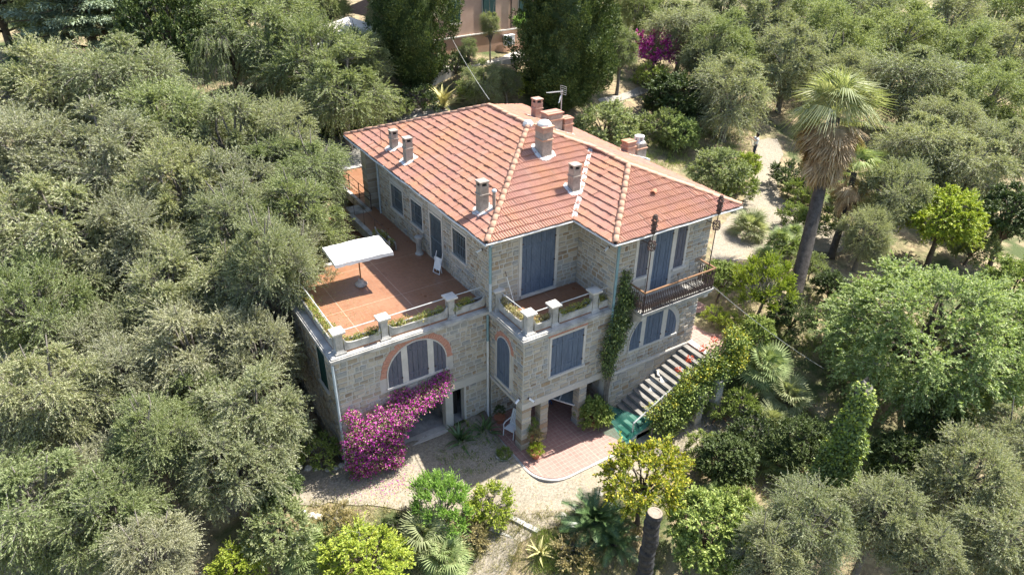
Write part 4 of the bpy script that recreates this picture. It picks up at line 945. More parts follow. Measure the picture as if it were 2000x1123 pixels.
proto('feather', '', seed=133, R=1.5, Rz=1.3, ncl=34, rc=.42, ntw=52, nlf=22, L=.07, W=.028, droop=.0, upb=1.2, spread=.55, up_leaf=.6, leafmat=LM['bright'], hc=1.3, tr=.06, inner=.4)
proto('lemon', '', seed=134, R=1.8, Rz=1.25, ncl=30, rc=.5, ntw=30, nlf=15, L=.115, W=.06, droop=.15, upb=.5, spread=.9, up_leaf=.9, leafmat=LM['lemon'], hc=2.6, tr=.09, inner=.3, low=-.5, barkmat=MT['barkd'])
proto('bush', '', seed=135, R=1.0, Rz=.8, ncl=20, rc=.32, ntw=30, nlf=16, L=.07, W=.035, droop=.1, upb=.6, spread=.8, leafmat=LM['laurel'], hc=.7, tr=.04, inner=.4)
proto('bush1', '', seed=136, R=1.0, Rz=.7, ncl=24, rc=.30, ntw=30, nlf=16, L=.085, W=.022, droop=.1, upb=.9, spread=.6, leafmat=LM['laurel'], hc=.6, tr=.04, inner=.4)
proto('weep', '', seed=137, R=2.6, Rz=2.4, ncl=34, rc=.75, ntw=50, nlf=30, L=.13, W=.022, droop=1.3, upb=.2, spread=.35, leafmat=LM['lime'], hc=3.4, tr=.18, low=-.5, barkmat=MT['barkd'])
proto('broad', '', seed=138, R=2.4, Rz=2.2, ncl=38, rc=.66, ntw=40, nlf=20, L=.15, W=.07, droop=.2, upb=.35, spread=.9, up_leaf=.9, leafmat=LM['dark'], hc=2.8, tr=.15, inner=.5, barkmat=MT['barkd'])
def cypress_proto(seed, H, prof, n, tops=1, mat=None):
    """upright plumes of scale leaves over a lumpy column"""
    r = np.random.default_rng(seed); P = []; D = []; S = []
    tp = [(0, 0, 1.0)] if tops == 1 else [(r.uniform(-.6, .6), r.uniform(-.45, .45), r.uniform(.68, 1.0)) for _ in range(tops)]
    for (ox, oy, sc) in tp:
        k = n//len(tp); t = r.random(k)**.9; a = r.uniform(0, 2*math.pi, k)
        rad = np.interp(t, [p[0] for p in prof], [p[1] for p in prof])*(1 if tops == 1 else .72)
        lump = 1+.2*np.sin(a*4+t*13+seed)+.14*np.sin(a*7-t*23+seed)
        q = np.stack([np.cos(a)*rad*lump+ox*2*(.4+t*.6), np.sin(a)*rad*lump+oy*2*(.4+t*.6), t*H*sc], 1); q[:, :2] *= (1-.2*r.random((k, 1))**2)
        P.append(q); D.append(np.stack([np.cos(a)*.35, np.sin(a)*.35, np.ones(k)], 1)); S.append(r.uniform(.6, 1.3, k))
    P = np.concatenate(P); D = unit(np.concatenate(D)+r.normal(0, .12, (len(P), 3))); S = np.concatenate(S); m = 105; i = np.repeat(np.arange(len(P)), m); k = len(i)
    u = r.random(k); w = .2*np.sin(math.pi*np.clip(u*.85+.1, 0, 1))*S[i]; off = rand_dirs(r, k)*w[:, None]
    PP = P[i]+D[i]*(u*.85*S[i])[:, None]+off; LD = unit(D[i]*1.0+unit(off)*.7+rand_dirs(r, k)*.3)
    V, F = leaf_quads(PP, LD, unit(off+rand_dirs(r, k)*.5), .13*r.uniform(.6, 1.2, k), .06*np.ones(k)); me = np_mesh('crown', V, F, mat or LM['cypress'])
    mb = MB(); mb.tube([(0,0,-2),(0,0,.5),(0,0,H*.8)],[.3,.26,.05],8)
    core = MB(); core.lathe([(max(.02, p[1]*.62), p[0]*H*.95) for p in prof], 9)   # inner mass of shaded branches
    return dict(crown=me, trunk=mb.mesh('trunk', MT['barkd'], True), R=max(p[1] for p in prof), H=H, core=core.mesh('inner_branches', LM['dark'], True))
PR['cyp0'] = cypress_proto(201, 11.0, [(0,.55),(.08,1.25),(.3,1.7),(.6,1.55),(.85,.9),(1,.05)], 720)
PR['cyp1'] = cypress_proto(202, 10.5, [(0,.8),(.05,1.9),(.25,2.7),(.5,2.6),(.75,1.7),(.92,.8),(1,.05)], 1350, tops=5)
def cedar_proto(seed, H=11, R=4.2):
    r = np.random.default_rng(seed); P = []; D = []; mb = MB(); mb.tube([(0,0,-2),(0,0,0),(0,0,H*.95)],[.36,.32,.05],8)
    for j in range(15):
        z = H*(.18+.8*j/14); rl = R*(1-.75*(j/14)**1.3)*r.uniform(.8, 1.1)
        for b in range(6):
            a = 2*math.pi*(b/6+r.uniform(-.08, .08))+j*.7; d = np.array([math.cos(a), math.sin(a), 0]); s = np.array([-d[1], d[0], 0]); e = rl*r.uniform(.75, 1.05)
            mb.tube([(0,0,z-.4),tuple(d*e*.5+(0,0,z)),tuple(d*e*.95+(0,0,z-.05))],[.07,.045,.015],5)
            n = 120; t = r.uniform(.25, 1, n); w = (.42*(1-np.abs(t-.6)))*e*.55
            P.append(d*(t*e)[:, None]+s*(r.uniform(-1, 1, n)*w)[:, None]+np.stack([np.zeros(n), np.zeros(n), z+r.normal(0, .06, n)+.1*np.sin(t*9)], 1)); D.append(np.tile(d, (n, 1))+r.normal(0, .5, (n, 3))*[1,1,.3])
    P = np.concatenate(P); D = unit(np.concatenate(D)); i = np.repeat(np.arange(len(P)), 9); k = len(i)
    V, F = leaf_quads(P[i]+rand_dirs(r, k)*[.2,.2,.07], unit(D[i]+rand_dirs(r, k)*.6), unit(rand_dirs(r, k)*.6+np.array([0,0,1.])), .26*r.uniform(.6, 1.2, k), .07*np.ones(k))
    return dict(crown=np_mesh('crown', V, F, LM['cedar']), trunk=mb.mesh('trunk', MT['barkd'], True), R=R, H=H)
PR['cedar'] = cedar_proto(210)

# ------------------------------------------------------------------ placing
def setmat(o, mat):
    if mat is not None: o.material_slots[0].link = 'OBJECT'; o.material_slots[0].material = mat
def plant_at(key, P, rad, h, name, label, cat, group=None, mat=None, yaw=None, sq=1.0, twigs=True, sink=.1):
    """a tree or bush: crown centre P (world), crown radius rad, centre h above ground"""
    pr = PR[key]; s = rad/pr['R']; o = empty(name, (P[0], P[1], P[2]-h-sink), random.uniform(0, 6.28) if yaw is None else yaw)
    tag(o, label, cat, group)
    kx, ky = random.uniform(.88, 1.14), random.uniform(.88, 1.14); sq = sq*random.uniform(.9, 1.12)
    c = link('crown', pr['crown'], o, (0, 0, h+sink), None, (s*kx, s*ky, s*sq)); setmat(c, mat)
    if pr.get('twigs') and twigs: tag(link('twigs', pr['twigs'], o, (0, 0, h+sink), None, (s*kx, s*ky, s*sq)), kind='stuff')
    if pr.get('trunk'): link('trunk', pr['trunk'], o, (0, 0, h+sink), None, (s, s, max(s, (h+.4)/pr['hc'])))
    return o
def plant(key, px, py, rp, h, name, label, cat, group=None, **k):
    P = at(px, py, h); D = (P-CAM_P)@FW; return plant_at(key, P, rp*D/CAM_F, h, name, label, cat, group, **k)

LAB1 = ['olive tree at the left edge under the cedars, upper row', 'olive tree right of the upper left edge olive, below the cedars', 'olive tree at the left edge, second row down', 'olive tree with many bare twigs in the second row of the left grove', 'olive tree below the dark evergreen with bright tips', 'olive tree below the weeping pepper tree', 'olive tree in the middle of the left grove, third row', 'olive tree at the left edge, third row down', 'olive tree left of the dark gap in the middle of the grove', 'olive tree left of the one hiding the terrace', 'olive tree at the left edge halfway down the picture', 'olive tree below the dark gap in the middle of the grove', 'olive tree two crowns left of the terrace corner pillar', 'olive tree at the left edge above the purple flowers', 'olive tree standing over the dark hollow at lower left', 'olive tree left of the one before the green shutter', 'olive tree just above the bottom left group of crowns']
LAB2 = ['olive tree on the top edge right of the purple bougainvillea bush', 'olive tree behind the big round one over the garden path', 'hillside olive on the top edge, third crown right of the bougainvillea', 'hillside olive on the top edge above the tall palm, left', 'hillside olive right behind the big round olive', 'hillside olive directly left of the tall palm crown top', 'hillside olive on the top edge directly above the tall palm', 'hillside olive up and right of the tall palm crown', 'hillside olive on the top edge above the pale flowering tree', 'olive in the very top right corner', 'olive at the right edge, second down from the top corner', 'hillside olive just above the pale flowering tree', 'hillside olive between the tall palm and the pale flowering tree', 'olive at the right edge beside the pale flowering tree', 'hillside olive peeping out behind the tall palm fronds', 'hillside olive on the top edge up and right of the tall palm', 'olive crown on the top edge above the big round olive', 'small olive crown above the purple bougainvillea bush', 'olive at the right edge above the dark leafy tree']
GL = 'olive trees of the grove left of the villa'; GR = 'olive trees on the hillside right of the villa'; GBk = 'olive trees behind the villa'
# left grove: (px, py, radius px, centre height)
OL = [(110,190,125,4.2,0),(255,175,110,4.2,0),(60,330,130,4.2,0),(205,310,120,4.2,0),(335,255,100,4.2,0),(440,280,95,4.2,0),(345,385,110,4.0,0),(120,455,125,4.0,0),(262,470,105,4.0,0),(455,390,95,4.0,0),
      (70,610,125,3.9,0),(340,590,95,3.8,0),(450,560,95,3.8,0),(90,770,115,3.7,0),(250,740,80,3.7,0),(375,690,105,3.7,0),(300,850,85,3.5,0)]
for i, (px, py, rp, h, _) in enumerate(OL):
    plant('olive%d' % (i % 6), px, py, rp*(1.05+.2*((i*37) % 10)/10), h+.1+.9*((i*53) % 10)/10, 'olive_tree', LAB1[i], 'olive tree', GL, mat=[LM['olive'], LM['olive2'], LM['olive3'], LM['olive']][(i*7+i//3) % 4])
for i, (px, py, rp, h, lab) in enumerate([
    (545,275,90,4.2,'silvery olive tree whose rounded top nears the back left roof corner'), (610,335,80,4.4,'olive tree crown beside the driveway, left of the rear terrace'),
    (585,430,100,4.8,'broad olive tree hiding the back of the terrace beside the white parasol'), (590,540,92,4.6,'olive tree reaching over the left edge of the sunny terrace'),
    (500,690,105,4.0,'olive tree in front of the left side wall with the green shutter'), (500,815,118,3.6,'olive tree crowding the left corner of the villa near the bougainvillea'),
    (455,905,112,3.2,'shaded olive tree left of the forecourt edge'),
    (75,985,140,3.6,'pale olive tree filling the bottom left corner'), (215,1010,125,3.5,'feathery olive tree along the bottom edge, left part'), (300,1085,105,3.4,'low olive tree crown cut by the bottom edge left of the lime bush'), (190,930,85,3.4,'small olive crown above the one at the bottom left')]):
    plant('olive%d' % ((i*5+2) % 6), px, py, rp, h, 'olive_tree', lab, 'olive tree', GL, mat=[LM['olive'], LM['olive3'], LM['olive2']][(i*2+i//2) % 3])
for i, (px, py, rp, h, lab) in enumerate([(150,560,95,3.4,'olive crown filling the dip left of the dark gap in the grove'),(175,690,90,3.3,'olive crown between the left edge trees and the dark hollow'),(325,480,90,3.6,'olive crown wedged in the centre of the left grove'),(505,480,85,4.2,'olive crown just left of the terrace railing tree'),(30,520,90,3.6,'olive crown squeezed at the left edge, fourth row down'),(20,840,90,3.2,'olive crown at the left edge below the purple flowers'),(390,800,95,3.3,'olive crown in front of the dark hollow, lower grove'),(280,640,85,3.5,'olive crown behind the dark hollow in the grove'),(420,630,85,3.7,'olive crown two trees left of the green shutter'),(150,390,95,3.8,'olive crown between the third row trees at left'),(510,345,85,4.0,'olive crown below the pepper tree, near the driveway')]):
    plant('olive%d' % ((i*5+3) % 6), px, py, rp, h, 'olive_tree', lab, 'olive tree', GL, mat=[LM['olive'], LM['olive3'], LM['olive2'], LM['olive']][i % 4])
plant_at('olive4', np.array([-7.15,5.5,1.6]), 2.2, 6.6, 'olive_tree', 'olive tree leaning over the terrace railing and the parasol', 'olive tree', GL)
plant_at('olive2', np.array([-7.6,9.2,1.7]), 2.2, 5.6, 'olive_tree', 'olive tree behind the terrace between the parasol and the rear railing', 'olive tree', GL)
# top left
for i, (px, py, rp, h, lab) in enumerate([(100,5,90,4,'olive crown at the top edge behind the left cedar'),(250,15,70,4,'olive crown at the top edge between the cedars and the dark evergreen'),(395,10,70,4,'olive crown at the top edge above the dark evergreen tree'),(470,5,65,4,'olive crown at the top edge above the pepper tree'),(560,0,70,4,'olive crown at the top edge left of the kiosk'),(640,15,55,3.6,'olive crown at the top edge beside the cream umbrella'),(760,25,50,3.6,'olive crown squeezed behind the column cypress'),(30,190,70,4,'olive tree at the left edge under the cedar trunk'),(1230,0,60,3.6,'olive crown at the top edge above the pruned olive'),(1290,15,55,3.4,'olive crown at the top edge above the purple bougainvillea bush'),(1185,60,45,3.2,'olive crown right behind the bushy cypress')]):
    plant('olive%d' % ((i+1) % 6), px, py, rp, h, 'olive_tree', lab, 'olive tree', 'olive trees along the top edge', mat=LM['olive2'], twigs=False)
plant('weep', 440,95,80,4.2,'pepper_tree','yellow green weeping pepper tree behind the left grove','tree', mat=LM['olive2'])
for i, (px, py, rp, h, lab) in enumerate([(520,60,108,4.4,'large grey olive tree in front of the distant awning'), (600,120,102,4.3,'tall olive tree between the pepper tree and the cypress'), (672,170,95,4.0,'olive tree left of the column shaped cypress'), (705,110,66,4.0,'olive tree partly covering the cream awning')]):
    plant('olive%d' % ((i+3) % 6), px, py, rp, h, 'olive_tree', lab, 'olive tree', GBk, mat=LM['olive2'])
plant('broad', 318,70,92,4.8,'evergreen_tree','dense dark evergreen tree with bright tips above the left grove','tree', mat=LM['cypress'], sq=1.35)
def tall(key, px, py, h_vis, name, label, cat, rp=None, H=None, group=None):
    """conifer standing at the ground point under the pixel (its foot)"""
    P = at(px, py, 0.0); D = (P-CAM_P)@FW; pr = PR[key]; s = (rp*D/CAM_F)/pr['R'] if rp else 1.0; sz = H/pr['H'] if H else s
    o = empty(name, tuple(P-(0,0,.1)), random.uniform(0, 6)); tag(o, label, cat, group)
    link('crown', pr['crown'], o, (0,0,.3), None, (s,s,sz)); link('trunk', pr['trunk'], o, None, None, (s,s,sz))
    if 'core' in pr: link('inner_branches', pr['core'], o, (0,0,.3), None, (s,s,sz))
    return o
tall('cedar', 200,150, 0,'cedar_tree','blue grey cedar with flat layered branches at top left','cedar',rp=140,H=14)
tall('cedar', 30,120, 0,'cedar_tree','cedar with bare reddish trunk in the top left corner','cedar',rp=105,H=15)
tall('cyp0', 812,172, 0,'cypress_tree','dark column shaped cypress left of the pink house','cypress',rp=62,H=11.5)
tall('cyp1', 1100,215, 0,'cypress_tree','huge bushy cypress with several tops behind the roof','cypress',rp=104,H=11.5)
# behind the villa
for i, (px, py, rp, h, lab) in enumerate([(1212,95,46,3.4,'pruned olive tree with a thick trunk right of the bushy cypress'), (958,45,24,2.8,'pollarded olive tree in front of the green shuttered window'), (915,95,22,2.2,'small lopped olive tree below the pink house wall'), (945,160,46,1.8,'low olive regrowth on the bank below the pink house'), (990,160,34,1.6,'thin grey olive tree left of the bushy cypress')]):
    plant('olive%d' % (i % 6), px, py, rp, h, 'olive_tree', lab, 'olive tree', GBk, mat=LM['olive2'])
plant('broad', 1030,45,30,3.0,'citrus_tree','light green citrus tree against the pink house','tree',mat=LM['bright'])
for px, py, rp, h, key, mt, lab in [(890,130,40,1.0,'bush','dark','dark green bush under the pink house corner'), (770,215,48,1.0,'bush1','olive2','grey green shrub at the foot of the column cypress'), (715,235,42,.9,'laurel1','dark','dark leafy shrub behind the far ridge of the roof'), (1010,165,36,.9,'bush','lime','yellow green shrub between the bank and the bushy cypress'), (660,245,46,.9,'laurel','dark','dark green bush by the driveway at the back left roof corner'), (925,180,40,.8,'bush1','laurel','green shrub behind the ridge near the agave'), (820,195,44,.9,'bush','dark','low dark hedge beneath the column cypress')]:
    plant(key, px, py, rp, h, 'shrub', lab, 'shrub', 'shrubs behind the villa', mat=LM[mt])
# right hillside
RO = [(1330,55,70,3.8),(1410,95,85,4.0),(1500,55,80,4.0),(1585,30,80,4.0),(1540,120,75,4.0),(1630,95,85,4.0),(1680,30,85,4.0),(1760,80,90,4.2),(1850,50,95,4.2),(1945,30,90,4.2),(1970,115,90,4.2),(1880,120,85,4.2),(1780,160,90,4.2),(1930,200,85,4.2),(1640,165,70,4.0),(1735,20,70,4.0),(1420,20,75,4.0),(1250,30,45,3.2),(1970,290,80,4.0)]
for i, (px, py, rp, h) in enumerate(RO):
    plant('olive%d' % ((i*2+1) % 6), px, py, rp, h, 'olive_tree', LAB2[i], 'olive tree', GR, mat=LM['olive2'] if i % 2 else LM['olive'], twigs=i % 2 == 0)
for i, (px, py, rp, h, lab) in enumerate([(1430,185,100,3.4,'big round olive tree above the start of the garden path'), (1378,120,58,3.2,'olive tree behind the purple bougainvillea bush'), (1800,290,95,3.8,'olive tree right of the tall palm crown'), (1750,380,85,3.4,'silvery olive tree between the small palm and the yellow green tree'), (1890,330,90,3.6,'olive tree behind the yellow green tree'), (1690,455,60,2.4,'low olive bush right of the leaning palm trunks'), (1850,240,70,3.8,'olive tree under the pale blossoming tree')]):
    plant('olive%d' % ((i*3+1) % 6), px, py, rp, h, 'olive_tree', lab, 'olive tree', GR)
plant('broad', 1885,160,44,4.5,'pale_tree','pale whitish flowering tree among the hillside olives','tree',mat=LM['pale'])
# right garden
plant('camphor', 1812,655,232,3.4,'broadleaf_tree','very large light green broadleaf tree right of the staircase','tree',sq=.95)
plant('broad', 1845,430,82,3.0,'lime_tree','bright yellow green tree between the olives and the large broadleaf tree','tree',mat=LM['lime'])
plant('broad', 1975,420,70,3.4,'dark_tree','dark leafy tree at the right edge behind the large broadleaf tree','tree',mat=LM['dark'])
plant('broad', 1980,560,70,3.0,'dark_tree','dark green tree at the right edge beside the large broadleaf tree','tree',mat=LM['laurel'])
for i, (px, py, rp, h, lab) in enumerate([(1585,1035,105,3.2,'olive tree at the bottom edge right of the sawn palm trunk'), (1715,1010,95,3.2,'olive tree below the ivy covered stump'), (1500,1085,85,3.0,'olive crown cut by the bottom edge beside the dark laurel'), (1895,930,115,3.4,'olive tree at the lower right below the large broadleaf tree'), (1960,1060,115,3.4,'olive tree filling the bottom right corner'), (1810,1075,90,3.2,'olive tree on the bottom edge, second from the right corner'), (1975,850,75,3.4,'olive tree at the right edge under the large broadleaf tree')]):
    plant('olive%d' % ((i*5+1) % 6), px, py, rp, h, 'olive_tree', lab, 'olive tree', 'olive trees at the lower right')
plant('laurel', 1385,1040,100,2.0,'laurel_tree','glossy dark green laurel right of the sawn palm trunk','tree',mat=LM['laurel'])
plant('laurel1', 1440,1000,60,1.6,'laurel_tree','smaller laurel behind the glossy one at the lower right','tree',mat=LM['laurel'])
plant('lemon', 1262,930,95,2.6,'lemon_tree','yellowing lemon tree in front of the staircase foot','lemon tree')
plant('feather', 862,985,78,1.2,'feathery_shrub','bright green feathery shrub on the forecourt edge','shrub')
plant('laurel1', 715,1095,95,1.2,'lime_shrub','yellow green rounded shrub on the bottom edge left of the fan palms','shrub',mat=LM['lime'],sq=.8)
plant('laurel1', 470,1105,60,.9,'lime_shrub','small yellow green shrub at the bottom edge near the olive grove','shrub',mat=LM['lime'])
plant('bush1', 660,1020,52,.8,'dry_shrub','dry olive coloured shrub at the lower forecourt edge','shrub',mat=LM['dry'])
plant('bush', 955,985,55,.6,'dry_shrub','yellowish green shrub right of the bright feathery one','shrub',mat=LM['lime'])
plant('laurel', 540,955,54,1.8,'clipped_shrub','dense dark shrub at the left end of the forecourt','shrub',mat=LM['dark'])
plant('laurel1', 540,1030,78,1.5,'oleander_shrub','grey green oleander at the left of the lower garden','shrub',mat=LM['olive2'])
plant('bush', 620,885,50,.7,'shade_shrub','green shrub in the shade beside the bougainvillea','shrub',mat=LM['laurel'])
plant('bush1', 770,1040,40,.5,'dark_shrub','dark low shrub between the dry shrub and the fan palms','shrub',mat=LM['dark'])
plant('bush', 920,1050,40,.4,'ground_shrub','low weedy shrub left of the footpath steps','shrub',mat=LM['dry'])
plant('bush1', 1130,1080,55,.35,'ground_shrub','straw coloured weeds right of the footpath','shrub',mat=LM['dry'])
for (px, py, rp, h, key, mt, lab) in [
    (1330,265,48,1.1,'laurel','camphor','rounded light green shrub behind the villa roof'), (1400,330,66,1.6,'laurel1','olive2','grey green bushy shrub left of the garden path'), (1445,365,40,.9,'bush','laurel','clipped round shrub at the garden path edge by the roof corner'),
    (1458,322,36,1.3,'laurel1','lime','grassy yellow green shrub hiding the legs of the person'), (1290,250,55,1.0,'bush1','olive2','wiry shrub behind the twin chimneys'), (1180,250,70,1.2,'laurel1','olive2','spreading grey shrub behind the antenna'), (1320,200,70,1.2,'laurel','dark','dark shrub under the round olive tree'), (1270,150,40,1.0,'bush','laurel','bright shrub below the purple bougainvillea bush'),
    (1410,545,45,1.4,'laurel','laurel','leafy shrub behind the balcony corner'), (1490,560,75,1.7,'feather','lime','feathery yellow green shrub right of the balcony'), (1395,615,26,.5,'bush','lime','small clipped round hedge by the red landing'), (1425,628,26,.5,'bush','lime','second clipped round hedge by the red landing'),
    (1475,655,45,1.0,'laurel','laurel','green shrub with red flowers beside the landing'), (1600,430,45,1.0,'bush','laurel','shrub at the foot of the smaller palm'), (1545,345,45,1.0,'bush','dark','dark shrub right of the garden path'), (1580,520,40,.9,'bush1','olive2','grey shrub right of the tall palm trunk'),
    (1550,620,55,1.0,'laurel1','dark','dark shrub at the foot of the tall palm'), (1450,790,45,.9,'bush1','laurel','spiky green shrub under the fan palms right of the staircase'), (1400,800,30,.6,'bush','laurel','low shrub under the creeper pillars'), (1370,870,34,.7,'bush','laurel','round shrub right of the lemon tree'), (1420,900,60,1.0,'laurel','dark','dark shrub below the path shadow'), (1560,860,70,1.3,'laurel1','dark','deep green shrub left of the ivy covered stump'), (1480,850,60,1.0,'bush','dark','shaded shrub between the fan palms'), (1620,560,40,1.0,'laurel','dark','dark shrub between the two palm trunks'), (1530,480,38,.8,'bush','laurel','shrub behind the fan palm group'), (1760,905,75,1.3,'laurel','dark','dark shrub added to stand for deep shade right of the ivy covered stump'), (1830,850,80,1.4,'laurel1','dark','dark shrub added to stand for shade under the large broadleaf tree'), (1570,375,42,.9,'bush1','laurel','green shrub beside the path left of the tall palm'), (1555,425,45,.9,'bush','laurel','round green shrub between the path and the tall palm trunk'), (1905,480,60,1.3,'laurel1','olive2','grey green shrub behind the large broadleaf tree'), (1640,300,50,1.2,'laurel','dark','dark shrub behind the brown palm skirt')]:  # two dark shrubs near the broadleaf tree are added, standing in for deep shade
    plant(key, px, py, rp, h, 'garden_shrub', lab, 'shrub', 'shrubs in the garden right of the villa', mat=LM[mt])

# ------------------------------------------------------------------ palms
def fan_frond(seed, pet=.9, rad=.75, nseg=26, arc=210, tip=.25, w=.05):
    """palmate frond along +x: stalk and radiating blades"""
    r = np.random.default_rng(seed); V = []; F = []
    def add(v, f): b = len(V); V.extend(v); F.extend([tuple(b+i for i in q) for q in f])
    add([(0,-.018,0),(0,.018,0),(pet,.012,.03),(pet,-.012,.03)], [(0,1,2,3)])
    for i in range(nseg):
        a = R_(-arc/2+arc*(i+.5)/nseg); L = rad*(1-.25*abs(a/R_(arc/2))**2)*r.uniform(.88, 1.08); d = np.array([math.cos(a), math.sin(a), 0]); s = np.array([-d[1], d[0], 0]); z = .06*(i % 2)
        o = np.array([pet, 0, .03]); q1 = o+d*L*.5+np.array([0,0,.05*L+z*.2]); q2 = o+d*L+np.array([0,0,-tip*L*r.uniform(.6, 1.3)])
        add([o-s*.004, o+s*.004, q1+s*w*.5, q1-s*w*.5], [(0,1,2,3)]); add([q1-s*w*.5, q1+s*w*.5, q2+s*.004, q2-s*.004], [(0,1,2,3)])
    return np_mesh('frond', np.array(V, float), np.array(F), LM['palm'])
def pinnate_frond(seed, L=1.2, n=34, ll=.22, arch=.35):
    r = np.random.default_rng(seed); V = []; F = []
    def pt(t): return np.array([L*t*(1-.12*t), 0, L*(.55*t-arch*1.6*t*t)])
    for i in range(n):
        t = .1+.9*i/n; p = pt(t); tg = unit(pt(min(1, t+.03))-p)
        for sg in (-1, 1):
            l = ll*math.sin(math.pi*min(.97, .12+.85*t))**.6; d = unit(np.array([.45, sg*.9, .28])+np.array([tg[0]*.4, 0, tg[2]*.4])); s = tg*.011; b = len(V)
            V += [p-s, p+s, p+d*l+s*.2, p+d*l-s*.2]; F.append((b, b+1, b+2, b+3))
    for i in range(8):
        a, c = pt(i/8), pt((i+1)/8); b = len(V); V += [a+(0,-.012,0), a+(0,.012,0), c+(0,.012,0), c+(0,-.012,0)]; F.append((b, b+1, b+2, b+3))
    return np_mesh('frond', np.array(V, float), np.array(F), LM['cycad'])
def blade_leaf(L=1.0, w=.1, curve=.25, fold=.04):
    V = []; F = []; n = 6
    for i in range(n+1):
        t = i/n; ww = w*.5*(math.sin(math.pi*min(1, .18+.82*t)) if t < 1 else .02); x = L*t; z = L*(.5*t-curve*2*t*t); V += [(x,-ww,z+fold*ww*8),(x,0,z),(x,ww,z+fold*ww*8)]
    for i in range(n): F += [(3*i,3*i+1,3*i+4,3*i+3),(3*i+1,3*i+2,3*i+5,3*i+4)]
    return np_mesh('leaf', np.array(V, float), np.array(F), LM['agave'])
FAN = [fan_frond(300+i, .55, .62, 22, 230, .12+.1*i, .05) for i in range(3)]
WASH = [fan_frond(310+i, 1.1, 1.05, 26, 150+15*i, .25+.25*i, .062) for i in range(4)]
SKIRT = [fan_frond(316+i, .5, 1.35, 14, 60+20*i, .08, .1) for i in range(3)]
CYC = [pinnate_frond(320+i) for i in range(3)]; BLD = [blade_leaf(1, .11, .2), blade_leaf(1, .12, .38)]
def rosette(root, meshes, n, z, e0, e1, scale=1.0, mat=None, name='frond', zs=0.0, seed=1, jit=.12, x0=.0):
    """n fronds around an axis, elevation from e0 (inner) to e1 (outer) degrees"""
    r = np.random.default_rng(seed)
    for i in range(n):
        t = (i+.5)/n; a = i*2.39996+r.uniform(-.15, .15); e = R_(e0+(e1-e0)*t)+r.normal(0, jit); roll = r.normal(0, .35)
        Mx = Matrix.Translation((0, 0, z-zs*t))@Matrix.Rotation(a, 4, 'Z')@Matrix.Rotation(-e, 4, 'Y')@Matrix.Rotation(roll, 4, 'X')@Matrix.Translation((x0, 0, 0))@Matrix.Scale(scale*r.uniform(.85, 1.12), 4)
        o = link(name, meshes[int(r.integers(len(meshes)))], root); o.matrix_basis = Mx; setmat(o, mat)
def fan_palm(px, py, s, label, n=26, trunk=.35, mat=None, group='fan palms in the garden', seed=0, h=.0):
    P = at(px, py, h); o = empty('fan_palm', tuple(P-(0,0,h)), random.uniform(0, 6)); tag(o, label, 'palm', group)
    MB().tube([(0,0,-.3),(0.03,0,trunk*.5+h*.5),(0,.02,trunk+h)],[.13,.12,.1],8).build('trunk', MT['barkd'], o)
    rosette(o, FAN, n, trunk+h, 80, -15, s, mat, seed=seed+3, zs=.1); return o
fps = [(1462,460,1.25,0,'large fan palm at the near end of the garden path'),(1520,478,.75,.7,'small fan palm on a thin bare trunk by the garden path'),(1548,470,.7,.7,'second small trunked fan palm, nearest the tall palm trunk'),(1495,520,.9,0,'fan palm just behind the balcony shrubs'),
       (1640,395,1.1,0,'fan palm at the foot of the leaning small palm'),(1590,395,.9,.2,'fan palm left of the tall palm trunk'),(1490,735,1.2,.5,'fan palm right of the staircase top'),(1535,790,1.1,.3,'pale fan palm left of the ivy covered stump'),(1450,870,.75,.2,'little fan palm casting a star shaped shadow on the path'),
       (1430,925,.85,0,'shaded fan palm at the lower path edge'),(1520,910,1.05,.2,'yellowish fan palm below the ivy covered stump'),(1395,980,.6,0,'dark low fan palm beside the lemon tree'),(1500,840,.9,.2,'fan palm half hidden among the shaded shrubs'),
       (830,1065,1.05,.3,'fan palm in front of the bright feathery shrub'),(872,1105,1.0,.2,'fan palm on the bottom edge beside the footpath'),(635,1075,.8,.1,'fan palm behind the yellow green bottom shrub'),(600,1110,.9,.1,'fan palm at the bottom edge left of the yellow green shrub')]
for i, (px, py, s, h, lab) in enumerate(fps): fan_palm(px, py, s, lab, n=24 if s < .8 else 30, h=h, mat=LM['palmpale'] if i in (0, 7, 12, 13) else LM['palm'], seed=i*7)
def cycad(px, py, s, label, n=40, h=.2, mat=None, name='cycad', cat='cycad', grp='cycads around the forecourt', seed=0):
    P = at(px, py, 0); o = empty(name, tuple(P), random.uniform(0, 6)); tag(o, label, cat, grp)
    MB().lathe([(.22*s,-.3),(.24*s,.1),(.2*s,h),(.1*s,h+.1)],9).build('trunk', MT['palmbark'], o)
    rosette(o, CYC, n, h, 75, -12, s, mat, seed=seed+5); return o
cycad(1160,1045,1.35,'large dark cycad left of the sawn palm trunk',54,.5)
cycad(1195,1075,1.1,'dark cycad touching the big one, nearest the sawn palm trunk',40,.3,seed=3)
def agave(px, py, s, label, n=26, mat=None, h=0.0, name='agave', seed=0, P=None):
    P = at(px, py, 0) if P is None else np.array(P); o = empty(name, tuple(P-(0,0,.05)), random.uniform(0, 6)); tag(o, label, name, 'agaves and rosette plants')
    MB().lathe([(.1*s,-.2),(.12*s,.06),(.05*s,.14)],8).build('core', MT['barkd'], o)
    rosette(o, BLD, n, .08, 75, 5, s, mat, name='leaf', seed=seed+9); return o
agave(866,212,1.7,'big variegated yellow agave behind the far ridge of the roof',30,LM['agaveyellow'])
agave(895,868,1.0,'green spiky rosette plant by the ground floor door',34,LM['cycad'],P=(-1.9,-.55,-6)); agave(940,870,1.0,'green spiky rosette plant under the porch side downpipe',34,LM['cycad'],P=(-.75,-.65,-6),seed=4)
agave(905,850,.8,'smaller green rosette plant between the two at the door',24,LM['laurel'],P=(-1.3,-.25,-6),seed=6)
